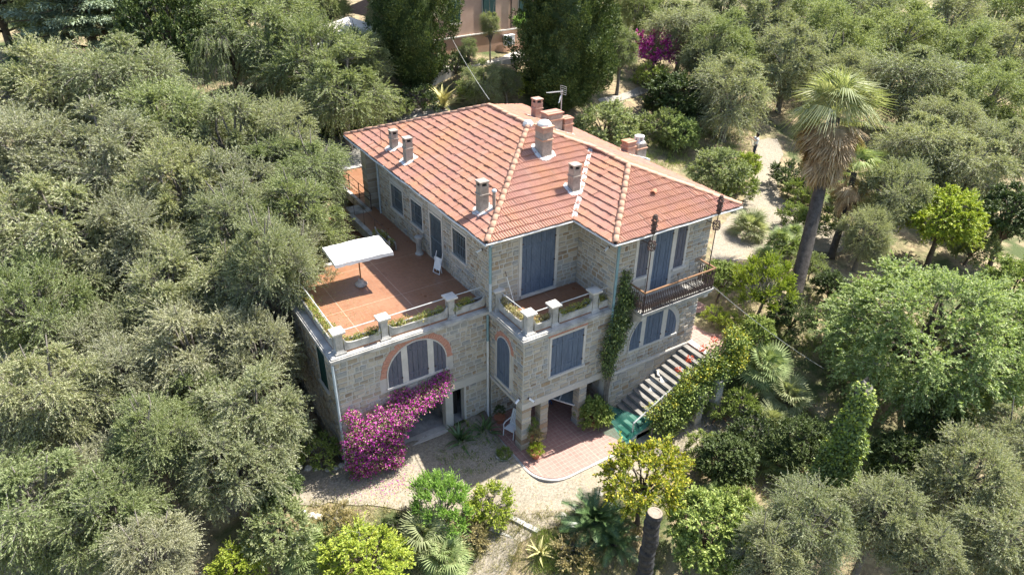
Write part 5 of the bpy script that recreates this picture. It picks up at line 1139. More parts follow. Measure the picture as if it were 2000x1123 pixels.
agave(1055,1085,.7,'small spiky agave beside the footpath',18,LM['agaveyellow'],seed=8); agave(1150,1005,.0001+.4,'tiny agave at the forecourt rim near the big cycad',14,LM['agave'],seed=9)
agave(1365,215,.9,'pale yucca under the round olive tree',22,LM['agaveyellow'],seed=11)
# tall leaning fan palm
def tall_palm(foot, top, r0, r1, name, label, s, nfr, nsk, pale, seed):
    foot = np.array(foot); top = np.array(top); o = empty(name, tuple(foot)); tag(o, label, 'palm'); d = top-foot; n = 14; pts = []
    for i in range(n+1): t = i/n; pts.append(d*t+np.array([0,0,0])+np.array([.12*math.sin(t*3), 0, 0]))
    mb = MB(); mb.tube(pts, [r0*(1.25 if i == 0 else 1)+(r1-r0)*i/n for i in range(n+1)], 14); tr = mb.build('trunk', MT['palmbark'], o, True)
    rg = MB()
    L = np.linalg.norm(d)
    for k in range(int(L/.13)):
        t = (k+.5)*.13/L; c = d*t+np.array([.12*math.sin(t*3),0,0]); rr = (r0+(r1-r0)*t)*1.025+.004*rng.random(); rg.tube([c+(0,0,-.025), c+(0,0,.025)], [rr*1.02, rr*.99], 12, cap=False)
    tag(rg.build('leaf_scars', MT['palmbark'], tr), kind='stuff')
    hd = empty('head', tuple(d), 0, 1, o); hd.rotation_euler = Vector((0,0,1)).rotation_difference(Vector(d)).to_euler()
    rosette(hd, WASH, nfr, .2, 80, 2, s, pale, seed=seed, zs=.25, jit=.2)
    rosette(hd, SKIRT, nsk, .05, -34, -84, s*.95, LM['dead'], name='dead_frond', seed=seed+1, zs=1.5*s, jit=.09, x0=r1*.8)
    return o
ft = at(1548,590,0); dd = (ft-CAM_P)@FW; rdir = RT*1.0
tp = CAM_P+ray(1630,232)*(dd*1.0)
tall_palm(ft, tp, .36, .27, 'washingtonia_palm', 'very tall fan palm with pale crown and brown skirt of dead fronds', 1.16, 44, 170, LM['palmpale'], 41)
ft2 = at(1622,505,0); dd2 = (ft2-CAM_P)@FW; tp2 = CAM_P+ray(1668,338)*dd2
tall_palm(ft2, tp2, .2, .16, 'windmill_palm', 'shorter leaning palm with a shaggy brown collar right of the tall one', .85, 26, 36, LM['palm'], 51)
# palm at the cedar
fan_palm(50,130,1.4,'dark palm under the cedars at top left',n=22,seed=77,mat=LM['cycad'],h=.5)
# ------------------------------------------------------------------ climbers and creepers
def blob_leaves(seed, blobs, n, L, W, mat, name, parent, fill=.35, spread=1.0, down=0.0, lump=.14):
    """leaves over the surface of a union of ellipsoids (cx,cy,cz,rx,ry,rz)"""
    r = np.random.default_rng(seed); B = np.array(blobs, float); a = (B[:, 3]*B[:, 4]*B[:, 5])**(2/3); bi = r.choice(len(B), n, p=a/a.sum())
    d = rand_dirs(r, n); q = d*(1-fill*r.random((n, 1))**2)*(1+lump*np.sin(d[:, :1]*9+bi[:, None])*np.cos(d[:, 2:]*8+d[:, 1:2]*5)); P = B[bi, :3]+q*B[bi, 3:]
    D = unit(d+rand_dirs(r, n)*spread+np.array([0,0,-down])); N = unit(d*.8+rand_dirs(r, n)*.6+np.array([0,0,.4]))
    V, F = leaf_quads(P, D, N, L*r.uniform(.6, 1.25, n), W*r.uniform(.6, 1.25, n)); return link(name, np_mesh(name, V, F, mat), parent)
def stems(pts_list, rad, mat, name, parent):
    for pts in pts_list: MB().tube(pts, rad, 5).build(name, mat, parent)
bv = tag(empty('bougainvillea', (-6,-.5,-6)), 'magenta bougainvillea spilling along the wall under the arched window', 'bougainvillea')
_bb = [(-2.45,-.2,-2.65,.4,.5,.34),(-3.0,-.35,-2.78,.55,.55,.36),(-3.7,-.42,-2.88,.6,.6,.38),(-4.5,-.5,-3.02,.75,.65,.42),(-5.3,-.52,-3.25,.8,.65,.48),(-6.1,-.48,-3.42,.7,.6,.5),(-5.0,-.5,-4.0,.7,.5,.55),(-5.8,-.55,-4.3,.85,.55,.7),(-5.5,-.65,-4.8,.85,.5,.55),(-6.3,-.5,-4.8,.65,.5,.7),(-4.85,-.5,-4.7,.4,.4,.6),(-6.35,-.1,-2.75,.35,.25,.25),(-2.2,-.02,-2.45,.22,.25,.2),(-4.2,.0,-2.6,.45,.22,.2),(-6.6,-.4,-4.1,.35,.4,.5),(-5.0,-.85,-5.1,.3,.3,.3),(-4.3,-.35,-3.75,.4,.35,.3)]
_off = np.array([-6,-.5,-6]); _bl = [tuple(np.array(b[:3])-_off)+tuple(b[3:]) for b in _bb]
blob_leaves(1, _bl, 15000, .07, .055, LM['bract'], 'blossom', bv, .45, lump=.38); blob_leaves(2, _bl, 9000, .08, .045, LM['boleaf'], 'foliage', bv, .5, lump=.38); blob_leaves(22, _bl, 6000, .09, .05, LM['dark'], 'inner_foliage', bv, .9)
stems([[(.6,-.1,.2),(.5,.0,1.5),(.9,.1,2.7)],[(.8,-.2,.2),(1.2,-.1,1.6),(2.6,.3,2.9)],[(.3,-.1,.2),(.2,.1,1.6),(.0,.2,3)]], .035, MT['barkd'], 'stem', bv)
plant('bush', 1283,100,52,2.0,'bougainvillea','purple bougainvillea bush behind the villa, right of the cypress','bougainvillea',mat=LM['bract'])
plant('bush', 14,888,32,1.2,'bougainvillea','purple flowering bush at the left edge of the picture','bougainvillea',mat=LM['bract'])
vn = tag(empty('climbing_vine', (4.4,-2.8,-6)), 'dark green climbing vine hanging beside the downpipe between porch and balcony', 'vine')
_vb = [(4.85,-2.62,1.35,.25,.15,.35),(4.75,-2.66,.85,.3,.22,.45),(4.95,-2.7,.35,.42,.26,.4),(4.65,-2.74,-.2,.38,.3,.5),(5.25,-2.72,.1,.4,.22,.25),(4.45,-2.78,-.85,.42,.3,.55),(4.35,-2.78,-1.6,.5,.32,.6),(4.25,-2.74,-2.3,.4,.28,.5),(4.3,-2.7,-2.95,.28,.22,.5),(5.0,-2.72,-.9,.3,.2,.35),(4.75,-2.72,-1.6,.3,.2,.5)]
_vl = [(b[0]-4.4,b[1]+2.8,b[2]+6)+b[3:] for b in _vb]
blob_leaves(3, _vl, 7200, .1, .05, LM['dark'], 'foliage', vn, .8, down=.7, lump=.5); blob_leaves(4, _vl, 1100, .1, .055, LM['laurel'], 'bright_foliage', vn, .2, down=.5)
_r = np.random.default_rng(9)
stems([[(x-.1,.1,5.0-abs(x)*2),(x*.6,.12,3.4),(x*.35-.05,.15,1.8),(.05+x*.1,.1,0)] for x in _r.uniform(-.4, .45, 12)], .016, MT['bark'], 'stem', vn)
cr = tag(empty('rail_creeper', (7,-4.4,-6)), 'yellow green creeper with red trumpet flowers smothering the stair handrail', 'creeper')
_cb = []
for t in np.linspace(0, 1, 14):
    x = 5.7+4.2*t; z = -4.8+2.7*t; _cb.append((x-7+_r.normal(0,.1), -.22+_r.normal(0,.08), z+6+.05, .38+.14*_r.random(), .26+.12*_r.random(), .26+.12*_r.random()))
    if _r.random() < .75: _cb.append((x-7+_r.normal(0,.15), -.5+_r.normal(0,.1), z+6-.45, .42, .38, .45))
    if t > .1: _cb.append((x-7+_r.normal(0,.2), -.6, z+6-1.1, .4, .35, .5))
_cb += [(2.9,-.35,3.25,.75,.5,.4),(3.3,-.2,3.35,.5,.45,.35)]
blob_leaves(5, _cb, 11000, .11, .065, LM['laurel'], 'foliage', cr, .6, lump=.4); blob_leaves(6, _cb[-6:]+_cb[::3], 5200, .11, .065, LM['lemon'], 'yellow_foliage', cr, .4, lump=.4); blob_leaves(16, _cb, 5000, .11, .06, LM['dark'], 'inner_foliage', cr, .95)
MT['redflower'] = mk_leaf('red_flower', [(0, (.5,.04,.02)), (1, (.7,.16,.06))], .2, .1)
blob_leaves(7, [(.9,.45,2.95,.18,.12,.1),(1.6,.4,3.3,.2,.15,.12),(2.2,.35,3.6,.15,.12,.1),(3.9,.4,3.1,.12,.1,.08),(.3,.45,2.6,.12,.1,.08)], 260, .1, .06, MT['redflower'], 'flowers', cr, .5)
stems([[(x,-.45,-.0),(x+.2*_r.normal(),-.4,.8),(x+.3,-.2,1.4+x*.5)] for x in (-1.8,-1.0,-.2,.7,1.5)], .03, MT['bark'], 'stem', cr)
def post(x, y, h, z, label):
    p = tag(empty('pergola_post', (x, y, z)), label, 'post', 'stone posts under the creeper')
    MB().box(-.2,.2,-.2,.2,-.3,h).build('shaft', MT['plaster'], p); MB().box(-.25,.25,-.25,.25,h,h+.08).build('cap', MT['concrete'], p)
post(7.75,-4.95,1.7,-6,'square weathered post under the creeper, nearer the stair foot'); post(8.75,-5.05,2.1,-5.95,'square weathered post under the creeper, nearer the landing')
# plants in the troughs
for i, ((ax, ay), (bx, by)) in enumerate(TROUGHS):
    L = math.hypot(bx-ax, by-ay); a = math.atan2(by-ay, bx-ax)
    where = ['between the first two pillars of the big terrace front','between the second and third pillar of the big terrace front','between third pillar and house wall on the big terrace','along the left edge of the big terrace','between the two close pillars of the small terrace','in the longest trough of the small terrace front','beside the vine on the small terrace','along the left side of the small terrace','at the back of the big terrace beside the parasol'][i]
    dr = i in (7, 4)
    o = empty('planter_plants', (ax, ay, -.06), a); tag(o, ('dry straw coloured plants ' if dr else 'green and yellow plants ')+where, 'plants', 'plants in the terrace troughs')
    r = np.random.default_rng(400+i); nb = max(3, int(L/.22)); bl = [(L*(k+.5)/nb+r.normal(0,.03), .18+r.normal(0,.05), .36+.06*r.random(), .15+.08*r.random(), .13+.05*r.random(), .10+.12*r.random()) for k in range(nb) if r.random() < .9]
    blob_leaves(410+i, bl, int(520*L)+150, .075, .028, LM['dry'] if dr else LM['succ'], 'foliage', o, .6, .8)
    blob_leaves(430+i, bl[::2] or bl, int(260*L)+80, .075, .03, LM['grass'] if dr else LM['laurel'], 'green_foliage', o, .5, .8)

# ------------------------------------------------------------------ stumps
pt_ = CAM_P+ray(1278,1002)*19.0; gz = tz(pt_[0], pt_[1])
MT['stumpbark'] = m_noise('stump_bark', (.014,.015,.017), (.06,.058,.058), 9, .95, fine=30, bstr=1.2)
st = tag(empty('sawn_palm_trunk', (pt_[0], pt_[1], gz)), 'tall bare palm trunk sawn off flat, standing at the bottom edge', 'trunk')
hh = pt_[2]-gz; m = MB(); n = 90; m.tube([(.03*math.sin(i*.5), 0, -.3+(hh+.3)*i/n) for i in range(n+1)], [.2+.014*((i*7) % 3)+.02*(1-i/n)+(.03 if i == n-12 else 0) for i in range(n+1)], 16, cap=False); m.build('bark', MT['stumpbark'], st, False)
MT['sawn'] = m_noise('sawn_wood', (.17,.135,.10), (.33,.27,.21), 9, .9)
m = MB(); m.lathe([(.2,hh-.02),(.205,hh+.012),(.15,hh+.015),(.14,hh+.005),(.0,hh)],16,(.03*math.sin(n*.5),0,0)); m.build('sawn_top', MT['sawn'], st)
pf = at(1655,925,0.0); D = (pf-CAM_P)@FW; pt2 = CAM_P+ray(1690,752)*(D*.87); pf = np.array([pt2[0]-.5, pt2[1]-.15, tz(pt2[0]-.5, pt2[1]-.15)])
LM['bright2'] = mk_leaf('ivy_leaf', [(0, (.13,.19,.05)), (.5, (.22,.29,.08)), (1, (.34,.39,.14))], .25, .1)
iv = tag(empty('ivy_covered_stump', tuple(pf)), 'broken tree stump wrapped in ivy below the large broadleaf tree', 'stump'); d = pt2-pf
m = MB(); m.tube([(0,0,-.3),tuple(d*.4),tuple(d*.75),tuple(d)],[.46,.36,.31,.27],11); m.build('trunk', MT['bark'], iv, True)
MB().add([tuple(d+np.array([.24*math.cos(a), .24*math.sin(a), -.05])) for a in np.linspace(0, 5.5, 7)]+[tuple(d+np.array([.1,.05,.35])), tuple(d+np.array([-.05,.1,.22]))],[(0,1,7),(1,2,7),(2,3,8),(3,4,8),(4,5,8),(5,6,8),(6,0,7),(0,7,8,3)]).build('splintered_top', MT['bark'], iv)
ib = [tuple(d*t+np.array([_r.normal(0,.1)-.12, _r.normal(0,.1)-.1, 0]))+(.36+.8*(1-t)**1.3, .36+.75*(1-t)**1.3, .45) for t in np.linspace(.1, .95, 14)]
blob_leaves(8, ib, 14000, .11, .085, LM['bright2'], 'ivy', iv, .35, down=.6); blob_leaves(9, ib[6:], 1600, .12, .1, LM['lime'], 'young_ivy', iv, .15, down=.6)
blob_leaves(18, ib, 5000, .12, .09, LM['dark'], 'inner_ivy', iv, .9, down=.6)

# ------------------------------------------------------------------ terrace things
ps = tag(empty('parasol', (-3.74,4.6,0), R_(-3)), 'large white rectangular parasol standing on the tiled terrace', 'parasol')
MB().lathe([(.26,0),(.27,.06),(.2,.12),(.13,.2),(.11,.28),(.0,.28)],14).build('base', MT['concrete'], ps)
MB().tube([(0,0,.2),(0,0,2.05)],.03,8).build('pole', MT['wood'], ps)
V = []; n = 10; hx, hy = 1.24, .88
for i in range(n+1):
    for j in range(n+1):
        u = -1+2*i/n; v = -1+2*j/n; k = max(abs(u), abs(v)); z = 2.14-.44*k**1.25-.02*math.cos(u*6)*math.cos(v*6)-.03*(1-abs(u))*abs(v)*0; sagx = .05*(1-u*u)*(abs(v)**3); V.append((hx*u, hy*v-sagx*(1 if v > 0 else -1), z-.02*(1-u*u)*abs(v)))
F = [(i*(n+1)+j, (i+1)*(n+1)+j, (i+1)*(n+1)+j+1, i*(n+1)+j+1) for i in range(n) for j in range(n)]
cp = MB().add(V, F).build('canopy', MT['canvas'], ps, True)
m = MB()
ed = [(hx*u, -hy+.05*(1-u*u), 1.70-.02*(1-u*u)) for u in np.linspace(-1,1,17)]; e2 = [(hx*u, hy-.05*(1-u*u), 1.70-.02*(1-u*u)) for u in np.linspace(-1,1,17)]
def valance(E):
    b = [(x+.012*math.sin(i*2.1)*(abs(y) < hx), y+.02*math.sin(i*2.6), z-.15-.015*math.sin(i*1.7)) for i, (x, y, z) in enumerate(E)]; k = len(E)
    return MB().add(E+b, [(i, i+1, k+i+1, k+i) for i in range(k-1)])
for E in (ed, e2, [(-hx, v*hy, 1.70) for v in np.linspace(-1,1,9)], [(hx, v*hy, 1.70) for v in np.linspace(-1,1,9)]): valance([tuple(p) for p in E]).build('valance', MT['canvas'], cp, True)
for a, b in ((1,1),(1,-1),(-1,1),(-1,-1)): MB().bar((0,0,1.98),(hx*.97*a,hy*.97*b,1.66),.022).build('rib', MT['wood'], ps)
MB().lathe([(.04,2.05),(.05,2.1),(.0,2.16)],8).build('finial', MT['wood'], ps)
fd = tag(empty('folded_chair', (-.28,3.85,0), R_(15)), 'folded white chair leaning on the wall beside the barred door', 'chair')
for y in (-.2, .2): MB().tube([(-.28,y,.02),(-.02,y,1.0)],.016,6).build('frame_bar', MT['white'], fd); 
for y in (-.17, .17): MB().tube([(-.1,y,.02),(-.2,y,.8)],.016,6).build('leg', MT['white'], fd)
MB().add([(-.24,-.19,.2),(-.24,.19,.2),(-.1,.19,.75),(-.1,-.19,.75)],[(0,1,2,3)]).build('canvas_seat', MT['canvas'], fd)
MB().bar((-.28,-.2,.04),(-.28,.2,.04),.022).build('cross_bar', MT['white'], fd)
pl_ = tag(empty('leaning_pole', (.95,-.35,.02)), 'thin white pole leaning against the wall on the small terrace', 'pole'); MB().tube([(0,0,0),(-.25,.28,1.35)],.016,6).build('shaft', MT['white'], pl_); MB().tube([(-.25,.28,1.35),(-.3,.33,1.6)],.012,6).build('tip', MT['iron'], pl_)
# wall lamps / cameras
def camera_box(P, dr, label):
    c = tag(empty('security_camera', tuple(P), math.atan2(dr[1], dr[0])), label, 'camera', 'white wall cameras')
    MB().box(0,.06,-.035,.035,-.035,.035).build('mount', MT['iron'], c); m = MB(); m.tube([(.06,0,.0),(.3,0,-.06)],.045,8); m.build('housing', MT['white'], c); MB().tube([(.3,0,-.06),(.305,0,-.061)],.032,8).build('lens', MT['glassdark'], c)
camera_box((-.02,.6,2.5),(-1,0),'white camera on the terrace side wall near the front roof corner'); camera_box((4.28,-2.0,2.62),(-1,-.3),'white camera on the wing return wall under the eaves')
camera_box((XF-.05,-2.25,-3.1),(-1,-.4),'white camera on the porch corner facing the forecourt, left one'); camera_box((.28,YF2-.05,-3.05),(.5,-1),'white camera on the porch front above the corner pier')
lt = tag(empty('loose_tile', tuple(roof_hit(1276,380,'WF')+(0,0,.12)), R_(35)), 'single loose curved clay tile lying on the wing roof', 'tile'); m = MB(); Vv = []
for x in (-.17,.17):
    for rr_ in (.12,.10):
        for i in range(7): a = math.pi*i/6; Vv.append((x, rr_*math.cos(a), rr_*math.sin(a)-.03))
m.add(Vv, [(i,i+1,15+i,14+i) for i in range(6)]+[(7+i,21+i,22+i,8+i) for i in range(6)]+[(i,7+i,8+i,i+1) for i in range(6)]+[(14+i,15+i,22+i,21+i) for i in range(6)]); m.build('shell', MT['terracotta'], lt)
cb = tag(empty('overhead_cable', tuple(P3)), 'thin cable running from the far ridge up to the pink house', 'cable'); q0 = P3+(.0,0,.3); q1 = at(862,70,0)+(0,0,1.5)
MB().tube([(q0+(q1-q0)*t+np.array([0,0,-1.2*t*(1-t)]))-P3 for t in np.linspace(0,1,14)],.009,5).build('line', MT['rail'], cb)
q0 = np.array([BX1,BY,.0]); q1 = at(1610,720,1.2); cb = tag(empty('overhead_cable', tuple(q0)), 'pale cable sloping from the balcony corner into the garden', 'cable')
MB().tube([(q0+(q1-q0)*t+np.array([0,0,-.7*t*(1-t)]))-q0 for t in np.linspace(0,1,14)],.008,5).build('line', MT['rail'], cb)

# ------------------------------------------------------------------ porch and forecourt things
def plastic_chair(x, y, z, rz, label):
    c = tag(empty('plastic_chair', (x, y, z), rz), label, 'chair')
    for i in range(5): MB().box(-.25+.1*i+.006,-.15+.1*i-.006,-.24,.24,.40,.425).build('seat_slat', MT['white'], c)
    for i in range(7):
        yy = -.22+.073*i; MB().bar((-.24,yy,.44),(-.46,yy,1.02),.05,.02).build('back_slat', MT['white'], c)
    MB().bar((-.46,-.27,1.03),(-.46,.27,1.03),.04,.06).build('top_rail', MT['white'], c); MB().bar((-.23,-.27,.43),(-.23,.27,.43),.04,.05).build('lower_rail', MT['white'], c)
    for sy in (-.27, .27):
        MB().tube([(.26,sy,0),(.22,sy,.4),(.24,sy,.62)],.022,6).build('leg', MT['white'], c); MB().tube([(-.34,sy,0),(-.24,sy,.42)],.022,6).build('leg', MT['white'], c)
        MB().tube([(.27,sy,.6),(.1,sy*1.05,.66),(-.32,sy,.66)],.028,6).build('armrest', MT['white'], c); MB().bar((-.24,sy,.42),(-.47,sy,1.04),.035).build('back_post', MT['white'], c)
plastic_chair(.25,-1.35,-5.85,R_(200),'white slatted plastic armchair beside the corner pier of the porch')
tb = tag(empty('folding_table', (3.0,-1.3,-5.85), R_(-58)), 'folded table with white border and blue legs under the porch', 'table')
m = MB(); m.slab([(-.7,-.45,1.0),(.7,-.45,1.0),(.7,.35,1.35),(-.7,.35,1.35)],(0,.012,-.04)); m.build('top', MT['steel'], tb)
for a, b in (((-.72,-.46,1.02),(.72,-.46,1.02)),((-.72,.36,1.37),(.72,.36,1.37)),((-.72,-.46,1.02),(-.72,.36,1.37)),((.72,-.46,1.02),(.72,.36,1.37)),((0,-.46,1.02),(0,.36,1.37))): MB().bar(a,b,.05,.05).build('edge_strip', MT['white'], tb)
MT['blue'] = m_noise('blue_paint', (.02,.07,.22), (.04,.12,.32), 4, .5)
for a, b in (((-.6,-.3,1.05),(-.6,.3,.02)),((.6,-.3,1.05),(.6,.3,.02)),((-.6,.25,1.28),(-.6,-.35,.02)),((.6,.25,1.28),(.6,-.35,.02))): MB().bar(a,b,.045).build('leg', MT['blue'], tb)
def pot_plant(x, y, z, r, h, key, s, mat, label, potmat='terracotta', ph=.35):
    p = tag(empty('potted_plant', (x, y, z)), label, 'potted plant', 'pots around the porch')
    MB().lathe([(r*.7,0),(r,h*.9),(r*1.1,h*.92),(r*1.1,h),(r*.95,h),(r*.93,h*.85),(.0,h*.85)],12).build('pot', MT[potmat], p)
    c = link('foliage', PR[key]['crown'], p, (0,0,h+ph), None, (s,s,s*1.2)); setmat(c, mat); return p
pot_plant(.52,-2.75,-5.85,.2,.35,'bush1',.38,LM['dry'],'potted thin shrub with bare twigs in front of the corner pier',ph=.55); pot_plant(.35,-3.05,-5.85,.22,.3,'bush1',.42,LM['lime'],'low pot of yellow green grass like leaves at the rounded porch corner',ph=.15)
pot_plant(.6,-2.2,-5.85,.2,.5,'bush',.4,LM['laurel'],'tall potted green plant between the corner pier and the middle pier',ph=.6); pot_plant(3.65,-2.75,-5.85,.22,.3,'laurel',.5,LM['laurel'],'leafy green potted plant right of the last porch pier',ph=.3); pot_plant(3.95,-2.5,-5.85,.2,.3,'bush',.45,LM['dark'],'dark potted plant at the foot of the vine',ph=.45)
pot_plant(-.75,-2.3,-5.97,.34,.22,'bush',.4,LM['laurel'],'round stone bowl planter on the gravel by the porch kerb','concrete',.05)
pot_plant(.25,-.35,-5.85,.24,.3,'bush1',.3,LM['dark'],'terracotta pot against the inner wall behind the plastic chair')
# green debris netting over the stair foot
def mk_net():
    t = NT('green_netting'); d = t.n('ShaderNodeBsdfPrincipled'); d.inputs['Base Color'].default_value = (.01,.13,.095,1); d.inputs['Roughness'].default_value = .7
    tr = t.n('ShaderNodeBsdfTransparent'); tr.inputs[0].default_value = (.45,.85,.75,1); w = t.n('ShaderNodeTexVoronoi'); w.inputs['Scale'].default_value = 45; t.l(t.pos(), w.inputs['Vector'])
    ms = t.n('ShaderNodeMixShader'); t.l(t.ramp(w.outputs['Distance'], [(.3, (.12,)*3), (.6, (.5,)*3)]), ms.inputs[0]); t.l(tr.outputs[0], ms.inputs[1]); t.l(d.outputs[0], ms.inputs[2]); t.l(ms.outputs[0], t.out.inputs[0]); return t.m
MT['net'] = mk_net()
nt_ = tag(empty('green_netting', (4.15,-3.05,-5.8)), 'sheet of green plastic netting draped over the foot of the staircase', 'netting'); V = []; nu, nv = 22, 26
for i in range(nu+1):
    for j in range(nv+1):
        u = i/nu; v = j/nv; x = -.25+.55*u+1.15*v*u*.9+.2*math.sin(v*2); y = .6-2.1*v; z = .12+1.1*(1-v)**2*(1-u*.4)+.62*u*v+.05*math.sin(u*9+v*5)+.04*math.sin(v*14-u*4); V.append((x, y, z))
MB().add(V, [(i*(nv+1)+j,(i+1)*(nv+1)+j,(i+1)*(nv+1)+j+1,i*(nv+1)+j+1) for i in range(nu) for j in range(nv)]).build('sheet', MT['net'], nt_, True)
# broken slabs on the stairs
for i, (x, y, z, s, a, lab) in enumerate([(7.05,-2.85,-4.72,.42,.3,'broken pale stone slab on the stairs nearest the wall'),(7.35,-3.2,-4.55,.36,1.1,'broken pale stone slab lying across the middle stair'),(6.75,-3.15,-4.86,.3,.7,'smaller stone slab on the stair below'),(7.5,-2.8,-4.48,.28,2.0,'stone slab fragment on the upper stairs by the wall')]):
    sb = tag(empty('stone_slab', (x, y, z), a), lab, 'slab', 'broken slabs on the stairs'); r = np.random.default_rng(50+i)
    P = [(s*math.cos(t)*r.uniform(.7,1.1), s*.75*math.sin(t)*r.uniform(.7,1.1), .1*math.cos(t)) for t in np.linspace(0, 2*math.pi, 7)[:-1]]; MB().slab(P, (0,0,-.07)).build('slab', MT['surround'], sb)
# footpath step stones and kerb stones of the forecourt
fs = tag(empty('footpath_steps', (-2,-5.6,-6.1)), 'two rough stone steps leading from the forecourt to the footpath', 'steps')
for (ax, ay, bx, by, z) in ((-2.2,-5.0,-1.65,-6.2,-6.1),(-3.05,-4.95,-2.3,-6.0,-6.32)):
    for k in range(2):
        a = np.array([ax,ay,z])+np.array([bx-ax,by-ay,0])*(k/2+.01); b = np.array([ax,ay,z])+np.array([bx-ax,by-ay,0])*((k+1)/2-.01)
        MB().bar(a-(-2,-5.6,-6.1), b-(-2,-5.6,-6.1), .2, .2).build('step_stone', MT['concrete'], fs)
kr = np.random.default_rng(77)
for i, (px, py) in enumerate([(575,1000),(590,1003),(607,1006),(622,1010),(568,995),(585,912),(602,915),(618,917),(640,918),(655,915),(668,910),(1100,1008),(1125,994),(1150,980),(1170,965)]):
    P = at(px, py, 0); s = kr.uniform(.12,.2); m = MB(); m.lathe([(s*.6,-.1),(s,.0),(s*.85,s*.4),(s*.4,s*.6),(.0,s*.62)],7); o = m.build('kerb_stone', MT['surround']); o.location = tuple(P); o.rotation_euler = (kr.normal(0,.15),kr.normal(0,.15),kr.uniform(0,6)); o.scale = (kr.uniform(.8,1.5),1,kr.uniform(.7,1.1))
    tag(o, 'pale rough stone, %s, edging the forecourt %s' % (('first', 'second', 'third', 'fourth', 'fifth', 'sixth')[[1,2,3,4,0,0,1,2,3,4,5,0,1,2,3][i]]+' from the left', 'lower left rim' if i < 5 else 'by the shaded shrub' if i < 11 else 'above the big cycad'), 'stone', 'stones edging the forecourt')
# dry sticks heap by the creeper
hp = tag(empty('stick_heap', (9.0,-5.3,-5.95)), 'heap of dry brown branches under the creeper posts', 'branches')
for i in range(16):
    a = kr.uniform(0, 6); L = kr.uniform(.4,.9); c = kr.normal(0,.25,2); MB().tube([(c[0]-L*math.cos(a)/2,c[1]-L*math.sin(a)/2,.05+.02*i*.6),(c[0]+L*math.cos(a)/2,c[1]+L*math.sin(a)/2,.12+.02*i*.6+kr.normal(0,.05))],.022,5).build('stick', MT['wood'], hp)
# kerb by the bougainvillea and undercroft step
MB().box(-6.7,-2.15,.02,.2,-6.1,-5.56).build('threshold', MT['surround'], villa)

# ------------------------------------------------------------------ houses and awnings behind
MT['pink'] = m_noise('pink_render', (.44,.29,.215), (.52,.36,.275), 1.2, .9); MT['pinkdark'] = m_noise('pink_plinth', (.42,.25,.17), (.50,.33,.245), 1.5, .9)
PB = CAM_P+ray(862,112)*50.0
ph = tag(empty('pink_house', tuple(PB), R_(7)), 'salmon pink house with dark green shutters at the top of the picture', 'house')
MB().box(-.6,12,0,9,1.25,9).build('wall', MT['pink'], ph); MB().box(-.68,12.1,-.08,9,-1.5,1.17).build('plinth', MT['pinkdark'], ph); MB().box(-.72,12.12,-.16,9,1.17,1.25).build('ledge', MT['surround'], ph)
MB().box(-1.2,12.6,-.6,9.6,9,9.2).build('roof', MT['tile'], ph)
for (x, w) in ((1.15,1.0),(4.25,1.1),(7.6,1.0)):
    f = MB().box(x-w/2-.08,x+w/2+.08,-.03,.1,2.2,4.4); f = f.build('window', MT['surround'], ph); MB().box(x-w/2,x+w/2,-.05,-.035,2.25,4.35).build('pane', MT['glassdark'], f)
    for k in (0, 1):
        s0 = x-w/2 if k == 0 else x+.02
        MB().box(s0,s0+w/2-.02,-.12,-.06,2.2,4.35).build('shutter', MT['shutgreen'], f)
    MB().box(x-w/2-.12,x+w/2+.12,-.14,-.02,2.08,2.18).build('sill', MT['surround'], f)
MB().tube([(6.3,-.08,9),(6.3,-.08,1.3)],.05,6).build('downpipe', MT['iron'], ph)
MB().box(-2,12,-1.8,-.1,-1.6,-.45).build('terrace_slab', MT['surround'], ph)
ac = tag(empty('air_conditioner', tuple(Matrix.Translation(PB)@Matrix.Rotation(R_(7),4,'Z')@Vector((5.9,-.35,.15))), R_(7)), 'white air conditioner unit on the pink house plinth', 'air conditioner')
MB().box(-.42,.42,-.16,.16,0,.72).build('case', MT['white'], ac); MB().box(-.3,.15,-.175,-.162,.1,.62).build('fan_grille', MT['steel'], ac); MB().box(-.45,.45,-.2,.2,.722,.75).build('cover', MT['white'], ac)
PH2 = CAM_P+ray(60,60)*62.0
h2 = tag(empty('shaded_house', tuple(PH2), R_(-4)), 'shaded house with a dark red opening behind the cedars at top left', 'house')
MB().box(-3,4,0,6,-4,5).build('wall', MT['plaster'], h2); MB().box(-.8,1.2,-.06,.05,-.2,2.6).build('opening', MT['dark'], h2)
MT['darkred'] = m_noise('dark_red_paint', (.07,.012,.01), (.13,.025,.02), 3, .8); MB().box(-.7,1.1,-.09,-.065,0.4,2.4).build('curtain', MT['darkred'], h2); MB().box(-.9,1.3,-.2,-.07,-.32,-.22).build('sill', MT['surround'], h2); MB().box(-3.4,4.4,-.5,6.5,5,5.3).build('roof', MT['tile'], h2)
PA = at(682,48,3.6)
aw = tag(empty('market_umbrella', (PA[0],PA[1],PA[2]-2.4), R_(20)), 'cream square market umbrella among the trees at the top', 'umbrella')
MT['cream'] = m_noise('cream_canvas', (.60,.55,.46), (.72,.67,.58), 2, .9)
MB().add([(-1.7,-1.7,2.1),(1.7,-1.7,2.1),(1.7,1.7,2.1),(-1.7,1.7,2.1),(0,0,2.9)],[(0,1,4),(1,2,4),(2,3,4),(3,0,4)]).build('canopy', MT['cream'], aw); MB().tube([(0,0,-1.6),(0,0,2.85)],.04,6).build('pole', MT['wood'], aw)
for a, b in (((-1.7,-1.7),(1.7,-1.7)),((1.7,-1.7),(1.7,1.7)),((1.7,1.7),(-1.7,1.7)),((-1.7,1.7),(-1.7,-1.7))): MB().add([(a[0],a[1],2.1),(b[0],b[1],2.1),(b[0],b[1],1.85),(a[0],a[1],1.85)],[(0,1,2,3)]).build('valance', MT['cream'], aw)
PA = at(613,85,2.0)
